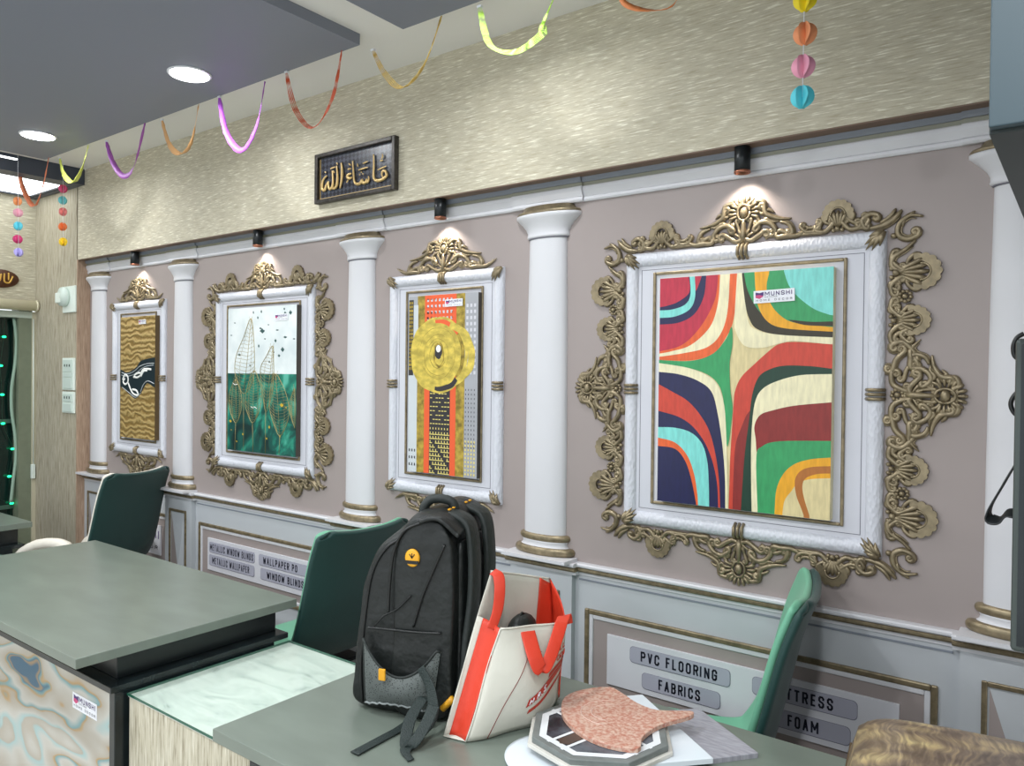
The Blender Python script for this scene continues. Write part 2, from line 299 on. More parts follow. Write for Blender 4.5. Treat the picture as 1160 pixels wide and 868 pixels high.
PAINT4 = [
  ('beige', 0, [(-0.4014, 0.5249), (0.3675, 0.4494), (0.3813, -0.4681), (-0.3857, -0.5854)]),
  ('orange', 1, [(-0.4014, 0.5249), (-0.0087, 0.4863), (-0.009, 0.3656), (-0.0223, 0.2292), (-0.0472, 0.17), (-0.0884, 0.1202), (-0.1636, 0.0981), (-0.2764, 0.1004), (-0.3954, 0.1028)]),
  ('cream', 1, [(-0.4014, 0.5249), (-0.0364, 0.489), (-0.0366, 0.3665), (-0.0432, 0.25), (-0.0661, 0.1804), (-0.11, 0.1407), (-0.186, 0.123), (-0.2765, 0.111), (-0.3955, 0.1094)]),
  ('orange', 1, [(-0.4014, 0.5249), (-0.0696, 0.4923), (-0.0689, 0.3686), (-0.0749, 0.2814), (-0.1003, 0.2065), (-0.1643, 0.1496), (-0.231, 0.1296), (-0.2767, 0.1216), (-0.3957, 0.1203)]),
  ('crimson', 1, [(-0.4014, 0.5249), (-0.0738, 0.4927), (-0.0752, 0.3691), (-0.0856, 0.292), (-0.1325, 0.2075), (-0.1975, 0.149), (-0.2768, 0.129), (-0.3958, 0.1268)]),
  ('navy', 1, [(-0.4014, 0.5249), (-0.1152, 0.4968), (-0.1154, 0.3688), (-0.1231, 0.3041), (-0.1548, 0.2492), (-0.2098, 0.2232), (-0.2781, 0.219), (-0.3971, 0.2204)]),
  ('crimson', 1, [(-0.4014, 0.5249), (-0.1313, 0.4984), (-0.1316, 0.3698), (-0.1399, 0.3459), (-0.1537, 0.3241), (-0.1891, 0.3385), (-0.3991, 0.3618)]),
  ('cyan', 1, [(-0.4014, 0.5249), (-0.1563, 0.5008), (-0.1544, 0.3714), (-0.1524, 0.3056), (-0.1715, 0.2653), (-0.2213, 0.2444), (-0.2784, 0.2412), (-0.3974, 0.2443)]),
  ('navy', 1, [(-0.4014, 0.5249), (-0.1738, 0.5025), (-0.1719, 0.3726), (-0.1689, 0.3116), (-0.1883, 0.2815), (-0.233, 0.2679), (-0.2788, 0.2666), (-0.3978, 0.2704)]),
  ('crimson', 1, [(-0.4014, 0.5249), (-0.1771, 0.5029), (-0.1752, 0.3728), (-0.1723, 0.3221), (-0.2108, 0.293), (-0.2502, 0.2812), (-0.2789, 0.2772), (-0.398, 0.2802)]),
  ('cream', 1, [(-0.0108, 0.4865), (0.0014, 0.4853), (0.0052, 0.3666), (0.0233, 0.2277), (0.0536, 0.1924), (0.1217, 0.1763), (0.2687, 0.1666), (0.3718, 0.1636), (0.3722, 0.1348), (0.269, 0.1444), (0.1691, 0.1563), (0.1221, 0.1494), (0.0692, 0.1366), (0.0145, 0.1441), (-0.0146, 0.1892), (-0.0192, 0.2291), (-0.0131, 0.3658)]),
  ('olive', 1, [(0.0004, 0.4854), (0.0032, 0.3667), (0.0145, 0.2773), (0.0283, 0.2275), (0.0536, 0.1954), (0.1217, 0.1763), (0.2687, 0.1656), (0.3718, 0.16), (0.3675, 0.4494)]),
  ('green', 1, [(0.0075, 0.4847), (0.0102, 0.3662), (0.022, 0.3163), (0.0476, 0.2659), (0.0726, 0.2357), (0.0691, 0.4787)]),
  ('yellow', 1, [(0.0405, 0.4815), (0.0432, 0.3669), (0.0469, 0.3149), (0.0576, 0.2606), (0.0875, 0.2158), (0.1404, 0.195), (0.2684, 0.1823), (0.3716, 0.1771), (0.3675, 0.4494)]),
  ('green', 1, [(0.0875, 0.4769), (0.0882, 0.3657), (0.0811, 0.3226), (0.0934, 0.2736), (0.1257, 0.2337), (0.1683, 0.2113), (0.2682, 0.1962), (0.3713, 0.1906), (0.3675, 0.4494)]),
  ('olive', 1, [(0.1495, 0.2205), (0.2143, 0.2127), (0.268, 0.2119), (0.3711, 0.2085), (0.3713, 0.1923), (0.2682, 0.198), (0.1961, 0.2038)]),
  ('cyan', 1, [(0.1288, 0.4728), (0.1331, 0.3693), (0.1479, 0.3263), (0.1764, 0.2886), (0.2227, 0.2507), (0.2677, 0.2313), (0.371, 0.2157), (0.3675, 0.4494)]),
  ('green', 1, [(-0.3954, 0.1028), (-0.2764, 0.1004), (-0.1636, 0.097), (-0.0884, 0.1202), (-0.0451, 0.1679), (-0.0281, 0.2045), (-0.0242, 0.1496), (-0.0326, 0.0898), (-0.0294, 0.0099), (-0.0213, -0.0498), (-0.0256, -0.1098), (-0.032, -0.1602), (-0.0381, -0.1706), (-0.0476, -0.0908), (-0.0528, -0.0207), (-0.0712, 0.0242), (-0.1087, 0.0542), (-0.1743, 0.0743), (-0.2762, 0.0877), (-0.3953, 0.092)]),
  ('cream', 1, [(-0.3953, 0.0941), (-0.2762, 0.0898), (-0.1743, 0.0743), (-0.1087, 0.0511), (-0.0711, 0.0192), (-0.0493, -0.0407), (-0.0408, -0.1306), (-0.0346, -0.2706), (-0.031, -0.3766), (-0.0287, -0.5308), (-0.3857, -0.5854)]),
  ('navy', 1, [(-0.3949, 0.0658), (-0.2758, 0.0601), (-0.2073, 0.0533), (-0.1408, 0.0334), (-0.092, -0.0015), (-0.0698, -0.0716), (-0.0526, -0.1715), (-0.0429, -0.2714), (-0.0404, -0.3716), (-0.038, -0.5322), (-0.3857, -0.5854)]),
  ('red', 1, [(-0.3945, 0.0354), (-0.2752, 0.0178), (-0.2291, -0.0045), (-0.1727, -0.0343), (-0.1283, -0.0791), (-0.0953, -0.1336), (-0.073, -0.2133), (-0.0613, -0.2932), (-0.057, -0.3715), (-0.0547, -0.5348), (-0.061, -0.5357), (-0.0633, -0.3722), (-0.0687, -0.2939), (-0.0855, -0.2244), (-0.1131, -0.1652), (-0.155, -0.1162), (-0.2053, -0.0874), (-0.2739, -0.0712), (-0.393, -0.0713)]),
  ('cyan', 1, [(-0.3922, -0.129), (-0.2732, -0.1252), (-0.216, -0.1245), (-0.1602, -0.1371), (-0.1216, -0.1708), (-0.1026, -0.2257), (-0.0962, -0.2965), (-0.0941, -0.3675), (-0.0916, -0.5404), (-0.3857, -0.5854)]),
  ('orange', 1, [(-0.3917, -0.1606), (-0.2727, -0.1612), (-0.2153, -0.1736), (-0.1723, -0.2124), (-0.1473, -0.2703), (-0.1355, -0.331), (-0.1317, -0.3697), (-0.1259, -0.5457), (-0.3857, -0.5854)]),
  ('navy', 1, [(-0.3913, -0.1911), (-0.2723, -0.1888), (-0.215, -0.1945), (-0.1787, -0.2315), (-0.1558, -0.2917), (-0.1383, -0.3683), (-0.1324, -0.5467), (-0.3857, -0.5854)]),
  ('red', 1, [(-0.0287, -0.5308), (-0.029, -0.3703), (-0.0262, -0.2098), (-0.0222, -0.1296), (-0.0182, -0.0496), (-0.0138, 0.0003), (0.0058, 0.0453), (0.0453, 0.0849), (0.0936, 0.1285), (0.1222, 0.1475), (0.1692, 0.1534), (0.269, 0.1453), (0.3721, 0.1402), (0.3737, 0.0359), (0.1239, 0.0322), (0.0589, -0.1644), (0.0343, -0.5212)]),
  ('maroon', 1, [(-0.0164, -0.5289), (-0.015, -0.2689), (-0.0093, -0.1688), (0.0101, -0.1081), (0.0276, -0.0678), (0.0473, -0.0474), (0.0542, -0.5181)]),
  ('bottle', 1, [(0.0091, -0.525), (0.0109, -0.3708), (0.0196, -0.2065), (0.0329, -0.0873), (0.0417, -0.0083), (0.0607, 0.0459), (0.0945, 0.0705), (0.1421, 0.0822), (0.2162, 0.0805), (0.27, 0.0741), (0.3731, 0.0719), (0.3813, -0.4681)]),
  ('cream', 1, [(0.3733, 0.0593), (0.2703, 0.0575), (0.1892, 0.0539), (0.1238, 0.037), (0.0759, 0.012), (0.0519, -0.0276), (0.0422, -0.1065), (0.0408, -0.2147), (0.045, -0.3678), (0.0472, -0.5192), (0.3813, -0.4681)]),
  ('maroon', 1, [(0.3745, -0.0199), (0.2715, -0.0258), (0.172, -0.0383), (0.106, -0.055), (0.0673, -0.0711), (0.0501, -0.1061), (0.0546, -0.1451), (0.0592, -0.1888), (0.0742, -0.2024), (0.3769, -0.18)]),
  ('green', 1, [(0.066, -0.5163), (0.0638, -0.3676), (0.0575, -0.2037), (0.0737, -0.1683), (0.1265, -0.1485), (0.2732, -0.1386), (0.3762, -0.1323), (0.3813, -0.4681)]),
  ('yellow', 1, [(0.1175, -0.5084), (0.1163, -0.3654), (0.1211, -0.2954), (0.1422, -0.2453), (0.1746, -0.214), (0.2203, -0.1963), (0.274, -0.1876), (0.3769, -0.18), (0.3813, -0.4681)]),
  ('beige', 1, [(0.1413, -0.5048), (0.1402, -0.3655), (0.1463, -0.3265), (0.1665, -0.2957), (0.1847, -0.2701), (0.2212, -0.2554), (0.2749, -0.2478), (0.3778, -0.2385), (0.3813, -0.4681)]),
  ('brown', 1, [(0.3772, -0.2016), (0.2743, -0.2126), (0.2207, -0.2198), (0.1889, -0.2366), (0.1754, -0.2663), (0.1807, -0.3085), (0.1951, -0.3449), (0.2027, -0.3648), (0.2083, -0.4945), (0.2265, -0.4917), (0.2192, -0.3629), (0.2038, -0.3156), (0.1978, -0.2784), (0.2075, -0.2538), (0.2391, -0.2388), (0.2746, -0.2339), (0.3776, -0.225)]),
]
PAINT2 = {'leaves': [[(-0.0836, 0.3161), (-0.1481, 0.2219), (-0.2099, 0.1304), (-0.2249, 0.0468), (-0.1923, -0.0271), (-0.1446, -0.0723), (-0.0833, -0.0343), (-0.0538, 0.0478), (-0.0553, 0.1747)], [(0.1001, 0.1727), (0.0424, 0.1154), (-0.0013, 0.0571), (0.0147, -0.0415), (0.0457, -0.1571), (0.0888, -0.0933), (0.1093, 0.0046), (0.1082, 0.093)], [(-0.2164, 0.0004), (-0.2638, -0.0564), (-0.276, -0.1223), (-0.2542, -0.1871), (-0.2098, -0.2271), (-0.167, -0.1651), (-0.1599, -0.1003), (-0.1843, -0.0362)], [(-0.0576, 0.0478), (-0.1139, -0.0441), (-0.1285, -0.1269), (-0.1046, -0.1811), (-0.0659, -0.2204), (-0.021, -0.1777), (0.0082, -0.1136), (-0.0004, -0.0238)], [(0.1162, 0.0312), (0.081, -0.0491), (0.0784, -0.1381), (0.1119, -0.2166), (0.1627, -0.2756), (0.2182, -0.2115), (0.2348, -0.1413), (0.2095, -0.0638), (0.1594, 0.0052)], [(0.2783, -0.0363), (0.2378, -0.1065), (0.2455, -0.1669), (0.2876, -0.2427)]], 'stems': [[(-0.1446, -0.0723), (-0.141, -0.385)], [(-0.0659, -0.2204), (-0.0602, -0.3839)], [(0.0457, -0.1571), (0.0446, -0.3808)], [(0.1627, -0.2756), (0.1568, -0.3771)], [(-0.2137, -0.2273), (-0.2199, -0.3813)]], 'water': [(-0.4387, 0.0335), (0.4502, 0.032)], 'blots': [(0.0113, 0.2501, 0.018, 0.0104), (-0.0037, 0.2639, 0.009, 0.0048), (0.1978, 0.3281, 0.0144, 0.0112), (0.2394, 0.3352, 0.0108, 0.0096), (0.1214, 0.1988, 0.0078, 0.008), (0.1788, 0.1541, 0.012, 0.0104), (0.1991, 0.2149, 0.0132, 0.0048), (0.1508, 0.1237, 0.009, 0.0064), (0.1077, 0.1416, 0.006, 0.004), (0.2685, 0.2049, 0.0084, 0.0032), (-0.0176, 0.1742, 0.006, 0.008), (0.034, 0.2093, 0.0072, 0.0032), (-0.0649, 0.3472, 0.0048, 0.0072), (0.0027, 0.349, 0.006, 0.008), (-0.1862, 0.1303, 0.012, 0.0056), (0.0625, 0.2799, 0.0072, 0.0024), (0.1351, 0.2514, 0.012, 0.0032), (-0.0268, 0.3187, 0.006, 0.0064), (0.1905, 0.3546, 0.006, 0.0056), (-0.0923, 0.0749, 0.006, 0.004), (0.072, 0.093, 0.006, 0.006), (-0.2591, 0.2335, 0.0084, 0.0028), (-0.2278, 0.2979, 0.0072, 0.0028)], 'flecks': [(-0.2619, -0.2202, 0.01, 0.0063), (0.0759, -0.2361, 0.006, 0.007), (0.175, -0.1216, 0.013, 0.0084), (-0.15, -0.2842, 0.005, 0.0053), (0.0547, -0.2952, 0.005, 0.0053), (0.1627, -0.2756, 0.006, 0.007), (-0.2047, -0.3245, 0.005, 0.0035), (-0.2533, -0.2666, 0.0035, 0.0035), (0.1114, -0.1723, 0.004, 0.0028), (0.2103, -0.1335, 0.005, 0.0035)], 'birds': [[(-0.2401, -0.0186), (-0.224, -0.0276), (-0.2002, -0.0249)], [(-0.0783, -0.139), (-0.0592, -0.1451), (-0.0516, -0.1381), (-0.0289, -0.1463)]]}
PAINT1 = {'dark': [(-0.2936, 0.0561), (-0.2029, 0.0476), (-0.1316, 0.0304), (-0.0448, 0.0484), (0.0063, 0.0745), (0.0398, 0.1003), (0.123, 0.1138), (0.1948, 0.1203), (0.2843, 0.1199), (0.2862, -0.058), (0.1966, -0.0547), (0.1245, -0.0323), (0.085, -0.0534), (0.0419, -0.0971), (-0.0155, -0.1279), (-0.0603, -0.1187), (-0.1128, -0.0956), (-0.2018, -0.0587), (-0.2926, -0.0424)], 'loops': [[(-0.1772, -0.0158), (-0.1491, 0.0162), (-0.1138, 0.0025), (-0.1135, -0.029), (-0.1485, -0.0436), (-0.17, -0.0263), (-0.1489, -0.0084)], [(-0.1064, -0.0359), (-0.0781, -0.0738), (-0.0432, -0.1009), (0.0115, -0.1065), (-0.0092, -0.0793), (-0.0573, -0.0734)], [(-0.0443, -0.0002), (-0.017, 0.0209), (0.0237, 0.0281), (0.0441, 0.018), (0.0036, 0.0003), (-0.0374, 0.0033)], [(0.0374, 0.0145), (0.0639, 0.0455), (0.1104, 0.0526), (0.163, 0.0495)], [(0.0442, 0.0077), (0.0774, 0.0388), (0.1172, 0.0424)]], 'lines': [[(-0.2207, 0.0369), (-0.1315, 0.0199), (-0.0378, 0.038), (0.0233, 0.066), (0.1068, 0.0832), (0.1951, 0.0866)], [(-0.2205, 0.0191), (-0.1314, 0.0058), (-0.0273, 0.0208), (0.037, 0.0488), (0.1103, 0.0696), (0.2017, 0.0765)], [(0.0418, -0.0851), (0.0748, -0.0399), (0.1244, -0.0187), (0.1964, -0.0345)], [(-0.1839, -0.0619), (-0.0953, -0.0951), (-0.019, -0.1211), (0.0418, -0.092)]]}
SIGN_CENTRE = (-2.6161, 2.4878)
SIGN_STROKES = [[(0.1217, 0.0623), (0.1242, 0.0116), (0.1229, -0.032), (0.1314, -0.0529), (0.1517, -0.0601), (0.1798, -0.0576), (0.2027, -0.0458), (0.1981, -0.0279), (0.1825, -0.0212), (0.1733, -0.035), (0.1829, -0.0516)], [(0.1479, -0.0117), (0.1761, -0.0073), (0.2009, -0.0024)], [(0.1632, 0.0264), (0.1819, 0.0265)], [(0.1765, 0.0555), (0.1786, 0.0421), (0.1693, 0.035)], [(-0.0118, 0.055), (-0.0065, 0.0049), (-0.0006, -0.0384), (0.0129, -0.0546), (0.0373, -0.0558), (0.0502, -0.0435), (0.0569, -0.0564), (0.0737, -0.0556), (0.0794, -0.0454), (0.0828, -0.0578), (0.0924, -0.0495), (0.0909, -0.0317)], [(0.0321, -0.0151), (0.0374, -0.0159)], [(0.0537, -0.0156), (0.059, -0.0159)], [(0.0432, -0.0056), (0.0484, -0.0059)], [(0.0183, 0.0369), (0.0231, 0.0219)], [(0.0253, 0.0069), (0.058, 0.0086), (0.0871, 0.0107)], [(0.0545, 0.0321), (0.0868, 0.0372)], [(-0.0211, -0.0018), (-0.0412, -0.0043), (-0.0465, -0.0148), (-0.0309, -0.0229), (-0.0162, -0.0196)], [(-0.0509, -0.0403), (-0.0409, -0.0282)], [(-0.0449, 0.022), (-0.0214, 0.0206)], [(-0.0385, 0.0467), (-0.0236, 0.0367)], [(-0.0875, 0.0589), (-0.0816, 0.0207), (-0.0838, -0.0198), (-0.095, -0.06)], [(-0.1191, 0.0492), (-0.113, 0.0027), (-0.1153, -0.0335), (-0.1248, -0.0514), (-0.1457, -0.0513), (-0.1486, -0.038)], [(-0.1481, 0.0308), (-0.1434, -0.0112), (-0.1472, -0.0451), (-0.1667, -0.0525), (-0.174, -0.0345), (-0.1742, -0.016)], [(-0.1742, -0.016), (-0.1896, -0.0323), (-0.1979, -0.052), (-0.2158, -0.0482), (-0.2182, -0.0237), (-0.2078, 0.0004), (-0.1866, 0.0135)], [(-0.1623, 0.0421), (-0.1274, 0.0459)], [(-0.1446, 0.0293), (-0.1326, 0.0184)], [(-0.2011, 0.0332), (-0.1918, 0.0281)], [(-0.1206, 0.0632), (-0.1122, 0.055)]]
STREAMER_PATHS = {'o1': [(-5.3582, 2.8552), (-5.3044, 2.7269), (-5.1367, 2.5864), (-5.0142, 2.6872), (-4.9316, 2.8527)], 'y': [(-4.7915, 2.8252), (-4.7338, 2.7197), (-4.6113, 2.6569), (-4.5045, 2.7254), (-4.4324, 2.8407)], 'p1': [(-4.2309, 2.8253), (-4.1522, 2.6952), (-4.0385, 2.6087), (-3.9297, 2.6471), (-3.8261, 2.8443)], 'o2': [(-3.6655, 2.8317), (-3.5908, 2.6935), (-3.4872, 2.6339), (-3.3957, 2.6813), (-3.3377, 2.8435)], 'v': [(-3.1722, 2.8421), (-3.1148, 2.6723), (-2.9992, 2.5702), (-2.8902, 2.651), (-2.8297, 2.8351)], 'r': [(-2.685, 2.8437), (-2.6191, 2.6737), (-2.5058, 2.5807), (-2.3941, 2.6744), (-2.3391, 2.8475)], 'g': [(-2.1652, 2.8086), (-2.0978, 2.7046), (-2.0056, 2.6329), (-1.9013, 2.6885), (-1.8194, 2.8408)], 'gr': [(-1.6489, 2.8273), (-1.6133, 2.7067), (-1.5644, 2.6598), (-1.4815, 2.6397), (-1.389, 2.6726), (-1.396, 2.691), (-1.3407, 2.7857)], 'o3': [(-1.1291, 2.7688), (-1.1045, 2.6871), (-1.0214, 2.6413), (-0.9451, 2.6377), (-0.9198, 2.7185)]}
GARLAND_A = [(-0.5905, 2.5525), (-0.5892, 2.468), (-0.5924, 2.3866), (-0.5934, 2.309)]
GARLAND_B = [(-5.1209, 2.7209), (-5.1239, 2.6502), (-5.1196, 2.5785), (-5.1224, 2.4858), (-5.1154, 2.392)]
GARLAND_C = [(-5.1266, 2.5986), (-5.1197, 2.5296), (-5.119, 2.4508), (-5.1247, 2.3727), (-5.1113, 2.2928)]
CABLE_LOOPS = [[(-0.0827, 1.671), (-0.0917, 1.6643), (-0.096, 1.6508), (-0.0935, 1.6357), (-0.082, 1.6302)], [(-0.0814, 1.5868), (-0.0926, 1.577), (-0.0981, 1.5618), (-0.0921, 1.5469), (-0.0807, 1.5433)]]
STRAP_LOOP = [(-0.0798, 1.4889), (-0.0931, 1.4634), (-0.1077, 1.4318), (-0.1225, 1.3984), (-0.1234, 1.3816), (-0.1104, 1.3804), (-0.0989, 1.3914), (-0.0783, 1.3911)]
GRANITE = [(-0.981, 1.512), (-1.012, 1.576), (-1.001, 1.639), (-0.957, 1.695), (-0.912, 1.682), (-0.856, 1.654), (-0.8, 1.649), (-0.738, 1.692), (-0.726, 1.671), (-0.755, 1.602), (-0.766, 1.549), (-0.764, 1.498), (-0.749, 1.454), (-0.805, 1.429), (-0.875, 1.436), (-0.938, 1.469)]
# ------------------------------------------------------------------ room shell
def struct(o): o['kind'] = 'structure'; return o
XL, YO, YM, ZS, ZC = -5.95, 2.32, 2.40, 2.318, 2.89
struct(box('floor', M_floor, (XL, 3.2, -3.2, 2.5, -0.1, 0.0)))
struct(box('wall_back', M_mauve, (-5.32, 3.2, YM, 2.55, 0.0, ZS)))
struct(box('wall_header', M_paper, (-5.305, 3.2, YO, 2.55, ZS, ZC)))
struct(box('wall_pillar', M_paper_v, (XL, -5.32, YO, 2.55, 0.0, ZC)))
struct(box('trim_1', M_paper_pink, (-5.32, -5.306, YO, YM, 0.0, ZS)))
struct(box('trim_2', mat('brown_soffit', srgb(120, 98, 82), 0.5, noise=0.1, nscale=6), (-5.306, 3.0, YO + 0.001, YM, ZS - 0.004, ZS)))
struct(box('wall_right', M_dkwall, (3.0, 3.2, -3.2, 2.32, 0.0, ZC)))
struct(box('ceiling', M_ceil, (-5.20, 3.2, -3.2, 2.55, ZC, ZC + 0.1)))
struct(box('ceiling', M_slate, (-5.0, -2.245, -3.0, 2.0, 2.848, ZC)))
struct(box('ceiling', M_slate, (-2.015, 3.0, -3.0, 2.0, 2.848, ZC)))
# end bay: lowered dark fascia round a lit ceiling panel
M_fascia = mat('dark_slate_fascia', srgb(66, 72, 86), 0.45)
struct(box('trim_3', M_fascia, (-5.32, -5.21, -3.0, 2.318, 2.79, ZC + 0.1)))
struct(box('trim_4', M_fascia, (XL, -5.32, 2.28, 2.318, 2.79, ZC + 0.1)))
struct(box('ceiling', M_fascia, (XL - .2, -5.32, -3.0, 2.28, 2.835, ZC + 0.1)))
M_lit = mat('lit_white_diffuser', srgb(250, 250, 255), 0.5, emit=((0.93, 0.98, 1.0, 1), 3.0))
t = thing('ceiling_light_panel', 'large glowing rectangular light panel over the doorway, at the left edge', 'ceiling light', (-5.66, 1.7, 2.83))
MB().box(-0.24, 0.30, -1.2, 0.56, -0.028, 0.0).build('diffuser', M_lit, t)
fr = MB()
fr.box(-0.27, -0.24, -1.2, 0.58, -0.036, 0.003); fr.box(0.30, 0.335, -1.2, 0.58, -0.036, 0.003); fr.box(-0.24, 0.30, 0.56, 0.58, -0.036, 0.003)
fr.build('frame', M_fascia, t)
t = thing('linear_light', 'slim bright strip light on the dark ceiling beam, left edge of photo', 'ceiling light', (-5.10, 1.55, 2.848))
MB().box(-0.012, 0.012, -0.5, 0.335, -0.012, 0.0).build('diffuser', M_lit, t)
MB().box(-0.018, 0.018, -0.506, 0.341, -0.006, 0.0).build('housing', M_fascia, t)

# end wall with dark glazed doorway
struct(box('wall_left', M_paper, (XL - 0.15, XL, -3.0, YO, 2.04, 2.835)))
struct(box('wall_left', M_paper_v, (XL - 0.15, XL, -3.0, 0.6, 0.0, 2.04)))
struct(box('trim_5', mat('door_jamb_paint', srgb(120, 128, 108), 0.5, noise=0.05, nscale=20), (XL - 0.12, XL - 0.0, 2.215, 2.30, 0.0, 2.04)))
struct(box('trim_6', mat('cream_jamb', srgb(196, 190, 166), 0.5), (XL - 0.15, XL + 0.012, 2.296, 2.32, 0.0, 2.0)))
M_dglass = mat('dark_green_glass', srgb(12, 34, 30), 0.08, noise=0.35, nscale=3)
d = struct(box('window_1', M_dglass, (XL - 0.10, XL - 0.09, 0.6, 2.215, 0.0, 1.97)))
g = MB()
for z in (0.06, 0.62, 1.22): g.box(XL - 0.095, XL - 0.075, 0.6, 2.215, z, z + 0.028)
g.build('glazing_bar', mat('green_grey_aluminium', srgb(70, 96, 84), 0.4), d, 0)
box('head_rail', mat('pale_aluminium', srgb(186, 196, 184), 0.4), (XL - 0.10, XL + 0.005, 0.6, 2.296, 1.955, 2.0), d)
t = thing('roller_blind', 'cream rounded roller blind case above the dark doorway', 'blind case', (XL, 1.4, 2.04))
MB().tube([(0.045, -0.9, 0), (0.045, 0.9, 0)], 0.037, 16).build('case', mat('cream_plastic', srgb(222, 216, 188), 0.4), t)
MB().tube([(0.045, 0.9, 0), (0.045, 0.912, 0)], 0.04, 16).build('end_cap', MATS['cream_plastic'], t)
# fairy lights on the glass
t = thing('string_lights', 'string of green fairy lights hanging down the dark glass door', 'string lights', (XL - 0.06, 2.12, 1.9))
pz = [(2.145, 1.82), (2.125, 1.62), (2.135, 1.42), (2.14, 1.22), (2.20, 1.04), (2.18, 0.85), (2.195, 0.66)]
MB().tube(catmull([(0, 0.03, 0.06)] + [(0, y - 2.12, z - 1.9) for y, z in pz] + [(0, 0.05, -1.7)], 4), 0.0016, 5).build('wire', mat('dark_green_wire', srgb(16, 60, 40), 0.5), t)
M_gled = mat('green_led', srgb(20, 220, 120), 0.3, emit=((0.02, 1.0, 0.38, 1), 2.2))
for y, z in pz:
    MB().sphere((0.004, y - 2.12, z - 1.9), 0.011, 6, (0.8, 1.3, 0.8)).build('bulb', M_gled, t)
# wavy conduit beside the glass
tag(MB().tube(catmull([(XL - 0.04, 2.20 + 0.016 * math.sin(k * 1.35), 1.95 - k * 0.16) for k in range(9)], 5), 0.011, 8).build('curtain_edge', mat('pale_green_fabric', srgb(150, 176, 158), 0.6)), 'wavy pale edge hanging beside the dark glass, behind the jamb', 'curtain')
t = thing('pull_cord', 'thin white pull cord with a toggle hanging on the cream jamb', 'cord', (XL + 0.02, 2.30, 1.95))
M_plast = mat('white_plastic', srgb(226, 236, 228), 0.35)
MB().tube([(0, 0, 0), (0.002, 0.002, -1.02)], 0.0035, 6).build('cord', M_plast, t)
MB().box(-0.012, 0.012, -0.012, 0.012, -1.12, -1.02).build('toggle', M_plast, t, 0.003)

# switch plates
def plate(name, label, x0, x1, z0, z1, rows, cat='switch plate'):
    t = thing(name, label, cat, ((x0 + x1) / 2, YO, (z0 + z1) / 2)); w, h = (x1 - x0) / 2, (z1 - z0) / 2
    MB().box(-w, w, -0.012, 0, -h, h).build('plate', M_plast, t, 0.004)
    for zc, zh, kind in rows:
        MB().box(-w * .72, w * .72, -0.018, -0.012, zc - zh, zc + zh).build('switch_module', mat('off_white_plastic', srgb(206, 220, 212), 0.35), t, 0.002)
        if kind:
            s_ = MB()
            for dx in (-0.4, 0, 0.4): s_.box(w * dx - .006, w * dx + .006, -0.0195, -0.018, zc - .006, zc + .01)
            s_.build('socket_holes', mat('dark_socket', srgb(60, 70, 68), 0.5), t)
    return t
plate('switch_plate', 'white double switch plate, the upper of the two by the niche', -5.50, -5.325, 1.462, 1.675, [(0.055, 0.04, 1), (-0.005, 0.014, 0), (-0.06, 0.035, 0)])
plate('switch_plate', 'white switch plate, the lower of the two by the niche', -5.50, -5.325, 1.31, 1.452, [(0.03, 0.025, 1), (-0.035, 0.026, 0)])
t = thing('wall_adapter', 'white plug adapter on a socket plate high beside the niche', 'adapter', (-5.42, YO, 2.06))
MB().box(-0.08, 0.105, -0.012, 0, -0.085, 0.09).build('plate', M_plast, t, 0.004)
MB().lathe([(0.0, 0.0), (0.062, 0.0), (0.066, 0.01), (0.062, 0.03), (0.0, 0.034)], n=20).build('plug_body', mat('off_white_plastic', srgb(206, 220, 212), 0.35), t, 0, loc=(-0.03, -0.012, 0.02), rot=(PI / 2, 0, 0))
MB().box(-0.115, -0.03, -0.045, -0.012, -0.02, 0.05).build('plug_arm', M_plast, t, 0.006)
# plaque on end wall
t = thing('gold_plaque', 'small brown oval plaque with gold calligraphy over the doorway', 'plaque', (XL, 2.10, 2.215))
MB().lathe([(0.0, 0.0), (0.115, 0.0), (0.11, 0.014), (0.0, 0.016)], n=28, ry=0.55).build('backing', mat('brown_wood', srgb(84, 48, 28), 0.5), t, 0, rot=(PI / 2, 0, PI / 2))
gp = MB()
for pts in ([(-.07, .01), (-.04, -.025), (-.01, -.02), (0, .03)], [(0.02, .035), (.02, -.02), (.05, -.025), (.07, .02)], [(.045, .04), (.045, -.01)], [(-.05, .03), (-.02, .035)]):
    gp.tube(catmull([(0.018, a, b) for a, b in pts], 5), 0.006, 6)
gp.build('calligraphy', mat('bright_gold', srgb(214, 170, 84), 0.35, 0.5), t)

# ------------------------------------------------------------------ mural wall mouldings
PANELX = [-4.66, -3.405, -2.158, -0.885]
COLX = [-5.165, -4.155, -2.662, -1.637, -0.128]
struct(box('trim_7', M_panelw, (-5.306, 3.0, YM - 0.008, YM, 0.0, 0.872)))
def runs():
    """x intervals; raised ones lie in front of columns"""
    out = []; x = -5.305
    for c in COLX:
        a, b = max(c - 0.158, -5.305), c + 0.158
        if a > x: out.append((x, a, False))
        out.append((a, b, True)); x = b
    out.append((x, 3.0, False)); return out
def extrude_profile(mb, prof, x0, x1, dy, mi=0):
    """prof: closed polygon of (depth, z); depth outwards from the wall"""
    r0 = [(x0, YM - (d + dy if d > 0 else 0), z) for d, z in prof]; r1 = [(x1, YM - (d + dy if d > 0 else 0), z) for d, z in prof]
    mb.loft([r0, r1], mi, False)
ra = MB()
for x0, x1, up in runs():
    dy = 0.022 if up else 0.0
    extrude_profile(ra, [(0, .872), (.012, .872), (.014, .884), (.018, .8845), (0, .8846)], x0, x1, dy, 0)
    extrude_profile(ra, [(0, .8845), (.020, .8845), (.024, .890), (.024, .897), (.020, .902), (0, .902)], x0, x1, dy, 1)
    extrude_profile(ra, [(0, .902), (.027, .902), (.030, .906), (.030, .912), (.026, .916), (0, .916)], x0, x1, dy, 0)
